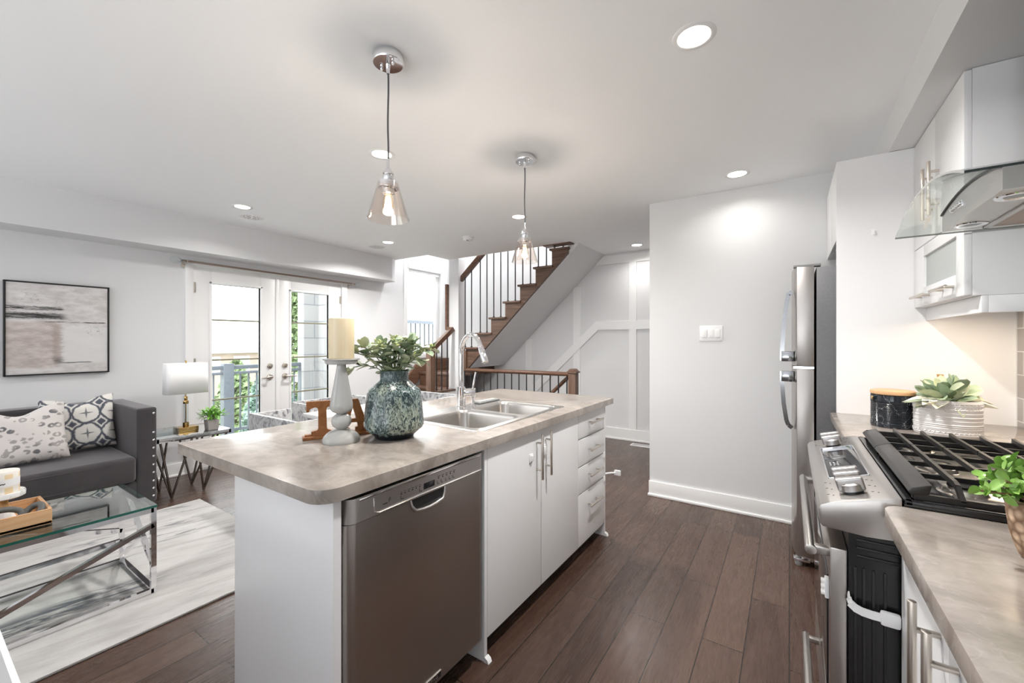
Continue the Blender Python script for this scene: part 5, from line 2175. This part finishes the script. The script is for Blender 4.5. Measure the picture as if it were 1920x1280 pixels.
# ================================================================== LIVING SIDE
rg = MB()
rg.box(-4.03, -2.40, -1.2, 1.42, 0, .012, .004)
me_ = rg.bm
bmesh.ops.translate(me_, vec=(2.95, -.15, 0), verts=me_.verts)
ro = rg.build('area_rug', M['rug'])
ro.location = (-2.95, .15, 0)
tag(ro, 'large pale marbled area rug with dark streaks under the glass coffee table', 'rug')

# sofa
sf = thing('sofa', 'charcoal velvet sofa with square nail-studded arms against the window wall', 'sofa', (-4.45, .3, 0))
m = MB()
m.box(-4.86, -4.055, -1.0, 1.140, .085, .255, .02, 3)
m.build('base', M['sofa'], sf)
for y0, y1 in ((1.030, 1.148), (-1.01, -.895)):
    m = MB()
    m.box(-4.87, -4.045, y0, y1, .080, .800, .020, 4)
    m.build('arm', M['sofa'], sf)
m = MB()
m.box(-4.88, -4.70, -.89, 1.026, .25, .800, .025, 4)
for y in (-.25, .39):
    m.box(-4.703, -4.697, y - .002, y + .002, .45, .78)
m.build('backrest', M['sofa'], sf)
for y0, y1 in ((.070, 1.022), (-.888, .066)):
    m = MB()
    m.box(-4.70, -4.020, y0, y1, .262, .450, .035, 4)
    sc_ = m.build('seat_cushion', M['sofa'], sf)
    m = MB()
    for z in (.292, .420):
        m.tube([(-4.69, y1 - .012, z), (-4.05, y1 - .012, z), (-4.028, y1 - .030, z), (-4.020, (y0 + y1) / 2, z), (-4.028, y0 + .03, z), (-4.05, y0 + .012, z)], .0045, 6)
    m.build('piping', M['sofa'], sc_)
zz = [.763, .696, .662, .626, .588, .548, .513, .470, .434, .399, .36, .32, .28, .24, .20, .16, .12]
d_ = lambda z: z
for yy in (786.8, 820, 833.5, 847, 861.5, 876, 889.5, 904, 917, 930):
    dd = 3.2
    z = .755 - (yy - 786.8) * (.755 - .125) / (930 - 786.8)
    m = MB()
    m.lathe([(0, .006), (.006, .004), (.0085, 0)], (0, 0, 0), 12, M=Matrix.Translation((-4.0455, 1.128, z)) @ Matrix.Rotation(PI / 2, 4, 'Y'))
    m.build('nail_head', M['chrome'], sf)
for x, y in ((-4.10, 1.09), (-4.10, -.95), (-4.80, 1.09), (-4.80, -.95)):
    m = MB()
    m.box(x - .03, x + .03, y - .03, y + .03, 0.012 if x > -4.03 else 0, .085, .004)
    m.build('leg', M['pot_grey'], sf)


def pillow(name, label, mat, c, w, h, th, tilt, yaw=0.0, roll=0.0, chop=0.0):
    """soft square cushion; local x = thickness, y = width, z = height"""
    b = bmesh.new()
    n = 22
    grid = [[], []]
    for s in (0, 1):
        for i in range(n + 1):
            row = []
            for j in range(n + 1):
                u, v = -1 + 2 * i / n, -1 + 2 * j / n
                k = max(0.0, (1 - u ** 4)) ** .55 * max(0.0, (1 - v ** 4)) ** .55
                pinch = 1 - .055 * (1 - abs(u) ** 1.5) * abs(v) ** 2
                pin2 = 1 - .055 * (1 - abs(v) ** 1.5) * abs(u) ** 2
                dip = -chop * h * math.exp(-(u / .42) ** 2) * max(0, v) ** 2
                x = (th / 2) * k * (1 if s else -1) + .004 * math.sin(5 * u + 3 * v) * k
                row.append(b.verts.new((x, u * w / 2 * pin2, v * h / 2 * pinch + dip)))
            grid[s].append(row)
    for s in (0, 1):
        for i in range(n):
            for j in range(n):
                q = (grid[s][i][j], grid[s][i + 1][j], grid[s][i + 1][j + 1], grid[s][i][j + 1])
                b.faces.new(q if s else q[::-1])
    bmesh.ops.remove_doubles(b, verts=b.verts, dist=1e-5)
    bmesh.ops.recalc_face_normals(b, faces=b.faces)
    m = MB()
    m._merge(b)
    o = m.build(name, mat, None, smooth=180, sub=1)
    o.location = c
    o.rotation_euler = (roll, -tilt, yaw)
    tag(o, label, 'cushion', 'sofa cushions')
    return o


pillow('throw_pillow', 'pale grey leopard-print throw pillow on the charcoal sofa', M['leopard'], (-4.40, .500, .655), .47, .42, .16, .30, -.06, .05, .16)
pillow('throw_pillow', 'navy and white tie-dye throw pillow against the sofa arm', M['shibori'], (-4.56, .815, .672), .42, .43, .15, .26, -.22, .06, .13)

# picture
pc = thing('wall_art', 'black-framed abstract canvas in black, blush and white above the sofa', 'painting', (XL, .771, 1.402))
m = MB()
for a in ((.479, .488, 1.037, 1.767), (1.054, 1.063, 1.037, 1.767), (.479, 1.063, 1.037, 1.046), (.479, 1.063, 1.758, 1.767)):
    m.box(XL + .001, XL + .036, *a, .001)
m.build('frame', M['black_matte'], pc)
m = MB()
m.box(XL + .003, XL + .028, .490, 1.052, 1.048, 1.756, .001)
cv = m.build('canvas', M['canvas'], pc)

# coffee table
ctb = thing('coffee_table', 'rectangular glass coffee table on a chrome criss-cross frame over the rug', 'coffee table', (-2.99, .21, .012))
X0, X1, Yc0, Yc1 = -3.265, -2.718, -.36, .772
m = MB()
b = bmesh.new()
bmesh.ops.create_cube(b, size=1)
for v in b.verts:
    v.co = Vector(((X0 + X1) / 2 + v.co.x * (X1 - X0), (Yc0 + Yc1) / 2 + v.co.y * (Yc1 - Yc0), .456 + v.co.z * .012))
for fce in b.faces:
    fce.material_index = 0 if abs(fce.normal.z) > .5 else 1
m._merge(b)
m.build('glass_top', [M['table_glass'], M['glass_edge']], ctb, smooth=0)
q = .022
xa, xb, ya, yb = X0 + .013, X1 - .013, Yc0 + .013, Yc1 - .013
z0, z1 = .025, .438
for x in (xa, xb):
    for y in (ya, yb):
        m = MB()
        m.bar((x, y, .013), (x, y, .449), q, q)
        m.build('leg', M['chrome'], ctb)
m = MB()
for x in (xa, xb):
    for z in (z0, z1):
        m.bar((x, ya, z), (x, yb, z), q, q)
for y in (ya, yb):
    for z in (z0, z1):
        m.bar((xa, y, z), (xb, y, z), q, q)
m.build('rail', M['chrome'], ctb)
m = MB()
# near side (facing the camera)
m.bar((xb, yb, .36), (xb, -.10, .03), q, q)
m.bar((xb, .16, .135), (xb, ya, .10), q, q)
m.bar((xb, ya, .40), (xb, -.10, .03), q * .9, q * .9)
# far side
m.bar((xa, yb, .20), (xa, -.05, .43), q, q)
m.bar((xa, yb, .14), (xa, .1, .13), q, q)
# right end
m.bar((xa + .08, yb, z1), (xb, yb, .16), q, q)
m.bar((xb, yb, .36), (xa, yb, .05), q * .9, q * .9)
m.bar((xa, ya, .40), (xb, ya, .06), q, q)
m.build('cross_brace', M['chrome'], ctb)

TZ = .4625
tr = thing('wooden_tray', 'shallow acacia wood tray with cut-out handles on the coffee table', 'tray', (-2.99, .21, TZ))
tx0, tx1, ty0, ty1 = -3.13, -2.852, -.03, .424
m = MB()
m.box(tx0, tx1, ty0, ty1, TZ, TZ + .012)
m.build('bottom', M['tray_wood'], tr)
for x in (tx0, tx1 - .012):
    m = MB()
    m.box(x, x + .012, ty0, ty1, TZ, TZ + .068, .002)
    m.build('long_side', M['tray_wood'], tr)
for y in (ty0, ty1 - .012):
    m = MB()
    xm = (tx0 + tx1) / 2
    m.box(tx0 + .012, xm - .045, y, y + .012, TZ + .012, TZ + .068)
    m.box(xm + .045, tx1 - .012, y, y + .012, TZ + .012, TZ + .068)
    m.box(xm - .045, xm + .045, y, y + .012, TZ + .012, TZ + .030)
    m.box(xm - .045, xm + .045, y, y + .012, TZ + .052, TZ + .068)
    m.build('handle_end', M['tray_wood'], tr, smooth=0)
ck = thing('cake_stand', 'small white marble-topped pedestal stand with a wooden stem in the tray', 'stand', (-3.03, .295, TZ + .012))
kx, ky, kz = -3.03, .295, TZ + .012
m = MB()
m.lathe([(0, 0), (.042, 0), (.043, .004), (.033, .030), (.024, .062), (0, .062)], (kx, ky, kz), 8)
m.build('base', M['white'], ck, smooth=20)
m = MB()
m.lathe([(.024, .062), (.018, .078), (.0165, .090), (.022, .106), (0, .106)], (kx, ky, kz), 24)
m.build('stem', M['acacia_stem'], ck)
m = MB()
m.lathe([(0, .106), (.060, .106), (.070, .112), (.071, .130), (.068, .136), (.060, .132), (0, .131)], (kx, ky, kz), 40)
m.build('plate', M['marble'], ck)
k2 = thing('striped_candle', 'short cream and tan checked candle with a white paper band on the pedestal stand', 'candle', (kx, ky, kz + .131))
m = MB()
m.lathe([(0, 0), (.050, 0), (.0515, .003), (.0515, .098), (.049, .101), (0, .099)], (kx, ky, kz + .131), 48)
m.build('wax', M['plaid_wax'], k2)
m = MB()
m.lathe([(.0516, .036), (.0522, .036), (.0522, .068), (.0516, .068)], (kx, ky, kz + .131), 48)
bn = m.build('paper_band', M['plastic'], k2)
m = MB()
for k, (a0, n_) in enumerate(((-.62, 3), (-.40, 6))):
    for i in range(n_):
        a = a0 + i * .075
        m.bar((kx + .0523 * math.cos(a), ky + .0523 * math.sin(a), kz + .131 + .047 + .003 * (i % 2)), (kx + .0523 * math.cos(a + .045), ky + .0523 * math.sin(a + .045), kz + .131 + .047), .0006, .006)
m.build('print', M['black_matte'], bn)
lk = thing('chain_link_ornament', 'grey carved wooden chain links lying in the tray', 'ornament', (-2.95, .25, TZ + .012))
M['link'] = plain('grey_wood_link', (0.10, 0.098, 0.092), 0.6, var=.25, scale=40)
for (c_, ry, rzz, tl) in (((-2.925, .275, TZ + .0545), .068, .15, .85), ((-2.905, .370, TZ + .056), .034, -1.1, .80), ((-2.935, .09, TZ + .052), .060, .4, .75)):
    R_ = Matrix.Rotation(rzz, 4, 'Z') @ Matrix.Rotation(tl, 4, 'Y')
    pts = []
    for k in range(24):
        a = 2 * PI * k / 24
        pts.append(Vector(c_) + R_ @ Vector((.038 * math.cos(a), ry * math.sin(a), 0)))
    m = MB()
    m.tube(pts, .0125, 12, closed=True)
    m.build('link', M['link'], lk)

# side table
sx0, sx1, sy0, sy1, sz = -4.62, -4.12, 1.165, 1.690, .53
sd_ = thing('side_table', 'mirror-rimmed side table on slanting dark metal rods, beside the sofa arm', 'side table', (-4.37, 1.43, 0))
M['mirror'] = plain('mirror', (0.80, 0.81, 0.81), 0.03, 1.0)
m = MB()
m.box(sx0 + .02, sx1 - .02, sy0 + .02, sy1 - .02, sz - .010, sz, .001)
m.build('glass_top', M['mirror'], sd_)
m = MB()
for a in ((sx0, sx0 + .02, sy0, sy1), (sx1 - .02, sx1, sy0, sy1), (sx0, sx1, sy0, sy0 + .02), (sx0, sx1, sy1 - .02, sy1)):
    m.box(*a, sz - .034, sz + .001, .003)
m.build('rim', M['mirror'], sd_)
for fx_, fy_, tt in ((-4.264, 1.306, ((sx1 - .02, sy0 + .03), (sx1 - .02, sy0 + .24), (sx1 - .22, sy0 + .02))), (-4.53, 1.30, ((sx0 + .02, sy0 + .02), (sx1 - .26, sy0 + .02), (sx0 + .02, sy0 + .22))),
                     (-4.53, 1.535, ((sx0 + .02, sy1 - .03), (sx0 + .02, sy1 - .24), (sx1 - .26, sy1 - .02))), (-4.272, 1.535, ((sx1 - .02, sy1 - .03), (sx1 - .02, sy1 - .25), (sx1 - .2, sy1 - .02)))):
    m = MB()
    for tx_, ty_ in tt:
        m.cyl((fx_, fy_, .004), (tx_, ty_, sz - .034), .0085, seg=10)
    m.ball((fx_, fy_, .010), .010, seg=10)
    m.build('leg', M['gold_leg'], sd_)

lx, ly = -4.33, 1.425
tl = thing('table_lamp', 'clear and brass table lamp with a white rectangular shade on the side table', 'table lamp', (lx, ly, sz))
m = MB()
m.box(lx - .055, lx + .055, ly - .075, ly + .075, sz + .001, sz + .040, .003)
m.build('base', M['brass'], tl)
m = MB()
m.cyl((lx, ly, sz + .04), (lx, ly, sz + .075), .022, seg=24, bev=.002)
m.cyl((lx, ly, sz + .235), (lx, ly, sz + .262), .020, seg=24, bev=.002)
m.cyl((lx, ly, sz + .262), (lx, ly, sz + .300), .012, seg=20, bev=.002)
m.cyl((lx, ly, sz + .30), (lx, ly, sz + .595), .004, seg=10)
m.ball((lx, ly, sz + .600), .009, seg=12)
m.build('brass_fittings', M['brass'], tl)
m = MB()
m.cyl((lx, ly, sz + .075), (lx, ly, sz + .235), .0175, seg=24)
m.build('acrylic_column', M['acrylic'], tl)
m = MB()
m.cyl((lx, ly, sz + .075), (lx, ly, sz + .235), .004, seg=10)
m.build('inner_rod', M['brass'], tl)
b = bmesh.new()
prevs = []
for z, k in ((sz + .325, 1.0), (sz + .585, .985)):
    pr = rounded(lx - .065 * k, lx + .065 * k, ly - .150 * k, ly + .150 * k, (.03,) * 4, 6)
    prevs.append([b.verts.new((x, y, z)) for x, y in pr])
n = len(prevs[0])
for i in range(n):
    b.faces.new((prevs[0][i], prevs[0][(i + 1) % n], prevs[1][(i + 1) % n], prevs[1][i]))
m = MB()
m._merge(b)
sh = m.build('lamp_shade', M['shade'], tl, solid=.003)
m = MB()
m.bar((lx - .06, ly, sz + .580), (lx + .06, ly, sz + .580), .003)
m.build('shade_carrier', M['brass'], sh)

m = MB()
for a in ((-.06, .06, -.085, -.079), (-.06, .06, .079, .085), (-.06, -.054, -.085, .085), (.054, .06, -.085, .085)):
    m.box(-4.30 + a[0], -4.30 + a[1], 1.265 + a[2], 1.265 + a[3], sz + .001, sz + .050, .001)
m.box(-4.36, -4.24, 1.18, 1.345, sz + .001, sz + .006)
tag(m.build('glass_dish', M['acrylic']), 'clear glass square dish on the side table next to the sofa', 'dish')

gx, gy = -4.215, 1.575
gp = thing('concrete_pot', 'small tapered grey concrete pot on the side table by the lamp', 'plant pot', (gx, gy, sz))
m = MB()
m.box(gx - .045, gx + .045, gy - .045, gy + .045, sz + .001, sz + .088, .004)
for v in m.bm.verts:
    k = .86 + .14 * (v.co.z - sz) / .088
    v.co.x = gx + (v.co.x - gx) * k
    v.co.y = gy + (v.co.y - gy) * k
m.build('body', M['pot_grey'], gp)
lp = thing('leafy_plant', 'small bright green leafy plant in the grey concrete pot', 'plant', (gx, gy, sz + .085))
er = random.Random(21)
ms, ml = MB(), MB()
for k in range(26):
    a = 2.399 * k
    el = .1 + 1.3 * (k / 26)
    d = Vector((math.cos(a) * math.cos(el), math.sin(a) * math.cos(el), math.sin(el)))
    tip = Vector((gx, gy, sz + .10)) + Vector((d.x * .105, d.y * .105, d.z * .075)) * er.uniform(.75, 1.1)
    ms.tube([Vector((gx + d.x * .01, gy + d.y * .01, sz + .08)), Vector((gx, gy, sz + .115)).lerp(tip, .55), tip], .0018, 5)
    for j in range(6):
        v = Vector((er.gauss(0, 1), er.gauss(0, 1), er.gauss(.3, .7))).normalized()
        ml.leaf(Vector((gx, gy, sz + .11)).lerp(tip, .45 + .11 * j), (v + d * .9).normalized(), (0, 0, 1), er.uniform(.034, .050), er.uniform(.014, .020), er.uniform(0, .4), n=5)
ms.build('stems', M['stem'], lp)
ml.build('leaves', M['leaf_green'], lp, smooth=60)

# dining set (low, mostly hidden by the island)
dt = thing('dining_table', 'glossy white dining table beyond the island, between the velvet chairs', 'dining table', (-2.85, 2.2, 0))
m = MB()
m.box(-3.14, -2.42, 1.785, 2.685, .715, .745, .003)
m.build('tabletop', M['white'], dt)
m = MB()
m.box(-3.07, -2.49, 1.85, 2.62, .66, .715, .002)
m.build('apron', M['white'], dt)
for x in (-3.06, -2.56):
    for y in (1.86, 2.55):
        m = MB()
        m.box(x, x + .06, y, y + .06, 0, .70, .002)
        m.build('leg', M['white'], dt)


def dining_chair(label):
    """tub chair facing +y, back at y = 0"""
    t = thing('dining_chair', label, 'chair', (0, 0, 0), 'silver velvet dining chairs')
    m = MB()
    m.box(-.30, .30, 0, .026, .22, .80, .005, 2)
    m.build('backrest', M['velvet'], t)
    for s in (-1, 1):
        m = MB()
        m.box(s * .30 - (.026 if s > 0 else 0), s * .30 + (0 if s > 0 else .026), .024, .285, .22, .795, .005, 2)
        m.build('arm', M['velvet'], t)
    m = MB()
    m.box(-.272, .272, .028, .44, .30, .46, .03, 3)
    m.build('seat', M['velvet'], t)
    for x in (-.26, .26):
        for y in (.04, .40):
            m = MB()
            m.cyl((x, y, 0), (x, y, .31), .012, .018, 12)
            m.build('leg', M['chrome'], t)
    return t


c1 = dining_chair('silver crushed-velvet dining chair with its back towards the island')
c1.location = (-2.86, 1.405, 0)
c2 = dup(c1, (-3.44, 2.16, 0), -PI / 2, 'silver crushed-velvet dining chair on the french-door side of the white table')
c3 = dup(c1, (-2.87, 2.985, 0), PI, 'silver crushed-velvet dining chair at the far end, left of the faucet')
for c_ in (c1, c2, c3):
    pass

# white desk whose corner shows at the lower left edge
dk = thing('white_desk', 'pale grey tabletop corner with white edge at the lower left of the picture', 'table', (-1.6, -.2, 0))
m = MB()
m.box(-2.092, -.958, -.472, .113, .728, .7502, .002)
M['desk_grey'] = plain('pale_grey_desktop', (0.40, 0.405, 0.42), 0.35)
tp = m.build('tabletop', M['desk_grey'], dk)
m = MB()
for a in ((-2.10, -.95, .112, .121), (-2.10, -.95, -.48, -.471), (-2.10, -2.091, -.48, .121), (-.959, -.95, -.48, .121)):
    m.box(*a, .722, .751, .003)
m.build('edge_band', M['white'], tp)
for x in (-2.06, -1.03):
    for y in (-.44, .04):
        m = MB()
        m.box(x, x + .04, y, y + .04, 0, .722, .002)
        m.build('leg', M['white'], dk)

# ================================================================== OUTSIDE
m = MB()
m.box(-6.75, XL - T, .2, 6.2, -.22, -.08)
tag(m.build('balcony_deck', M['deck'], None), kind='structure')
br = thing('balcony_railing', 'grey balcony railing with square posts outside the french doors', 'railing', (-6.6, 2.5, -.08))
m = MB()
m.box(-6.64, -6.56, .3, 3.78, .90, .955, .006)
m.box(-6.64, -6.56, .3, 3.78, .83, .865, .004)
m.box(-6.62, -6.58, .3, 3.78, .02, .06, .004)
m.build('rail', M['railing_grey'], br)
for y in (.35, 2.655, 3.74):
    m = MB()
    w_ = .065 if y == 2.655 else .045
    m.box(-6.6 - w_, -6.6 + w_, y - w_, y + w_, -.08, .985 if y == 2.655 else .92, .006)
    m.build('post', M['railing_grey'], br)
for k in range(29):
    y = .47 + k * .112
    if abs(y - 2.655) < .08 or y > 3.7:
        continue
    m = MB()
    m.box(-6.61, -6.59, y - .009, y + .009, .04, .85)
    m.build('picket', M['railing_grey'], br)
m = MB()
m.box(-6.62, -6.0, 3.95, 4.40, -.08, 3.6, .01)
m.box(-6.66, -6.48, 3.70, 4.3, -.08, 3.6)
tag(m.build('stone_pier', M['stone']), kind='structure')
nb = thing('neighbour_railing', 'pale grey balcony railing seen through the narrow stair window', 'railing', (-7.6, 6.4, 1))
m = MB()
m.box(-7.64, -7.56, 4.8, 9.0, 1.72, 1.80, .005)
m.box(-7.62, -7.58, 4.8, 9.0, .60, .66, .005)
m.build('rail', M['railing_grey'], nb)
for k in range(28):
    m = MB()
    m.box(-7.61, -7.59, 4.9 + k * .15 - .015, 4.9 + k * .15 + .015, .62, 1.74)
    m.build('picket', M['railing_dark'], nb)
m = MB()
m.box(-8.6, -7.5, 4.7, 9.1, .45, .60)
m.build('slab', M['deck'], nb)
m = MB()
m.box(-60, -6.8, -30, 50, -3.2, -3.0)
tag(m.build('ground', M['lawn']), kind='structure')


def tree(label, x, y, z0, h, r, mat, n, seed, lsize):
    t = thing('tree', label, 'tree', (x, y, -3.0), 'trees beyond the balcony')
    er = random.Random(seed)
    m = MB()
    m.tube([(x, y, -3.0), (x + .05, y, z0), (x, y + .03, z0 + h * .9)], [.12, .09, .02], 8)
    m.build('trunk', M['bark'], t)
    b = bmesh.new()
    for k in range(n):
        u = er.random()
        z = z0 + h * u
        rad = r * (1 - u) ** .75 * (0.35 + .65 * er.random() ** .5) + .05
        a = er.random() * 2 * PI
        c = Vector((x + rad * math.cos(a), y + rad * math.sin(a), z))
        nrm = Vector((er.gauss(0, 1), er.gauss(0, 1), er.gauss(.4, 1))).normalized()
        s = nrm.orthogonal().normalized() * lsize * er.uniform(.6, 1.2)
        w_ = nrm.cross(s) * .6
        b.faces.new([b.verts.new(c - s), b.verts.new(c - w_), b.verts.new(c + s), b.verts.new(c + w_)])
    m = MB()
    m._merge(b)
    m.build('foliage', mat, t, smooth=0)
    return t


tree('slim bright green tree seen through the left french door', -11.3, 6.35, -2.2, 5.6, 1.05, M['tree'], 5200, 2, .10)
tree('blue-green spruce low behind the balcony railing, seen through the left french door', -9.6, 4.75, -2.9, 3.85, 1.15, M['tree_blue'], 5200, 4, .085)
tree('small green tree behind the railing seen through the right french door', -13.6, 9.6, -2.4, 4.4, .9, M['tree'], 3000, 6, .10)
tree('round green shrub beside the far brick house', -20.5, 8.6, -2.8, 3.2, 1.2, M['tree'], 1600, 8, .16)
hs = thing('brick_house', 'far low brick house across the street seen through the left french door', 'building', (-30, 12, -3))
m = MB()
m.box(-34, -28, 8.5, 18, -3.0, .55)
m.build('wall', M['brick_far'], hs, smooth=0)
m = MB()
m.box(-34.3, -27.7, 8.2, 18.3, .55, 1.15)
m.build('roof', M['roof_far'], hs, smooth=0)
for y in (10.0, 11.6, 13.2):
    m = MB()
    m.box(-28.05, -27.95, y, y + .9, -.6, .35)
    wf = m.build('window', M['white'], hs, smooth=0)
    m = MB()
    m.box(-27.96, -27.93, y + .08, y + .82, -.5, .25)
    m.build('pane', M['frosted'], wf, smooth=0)
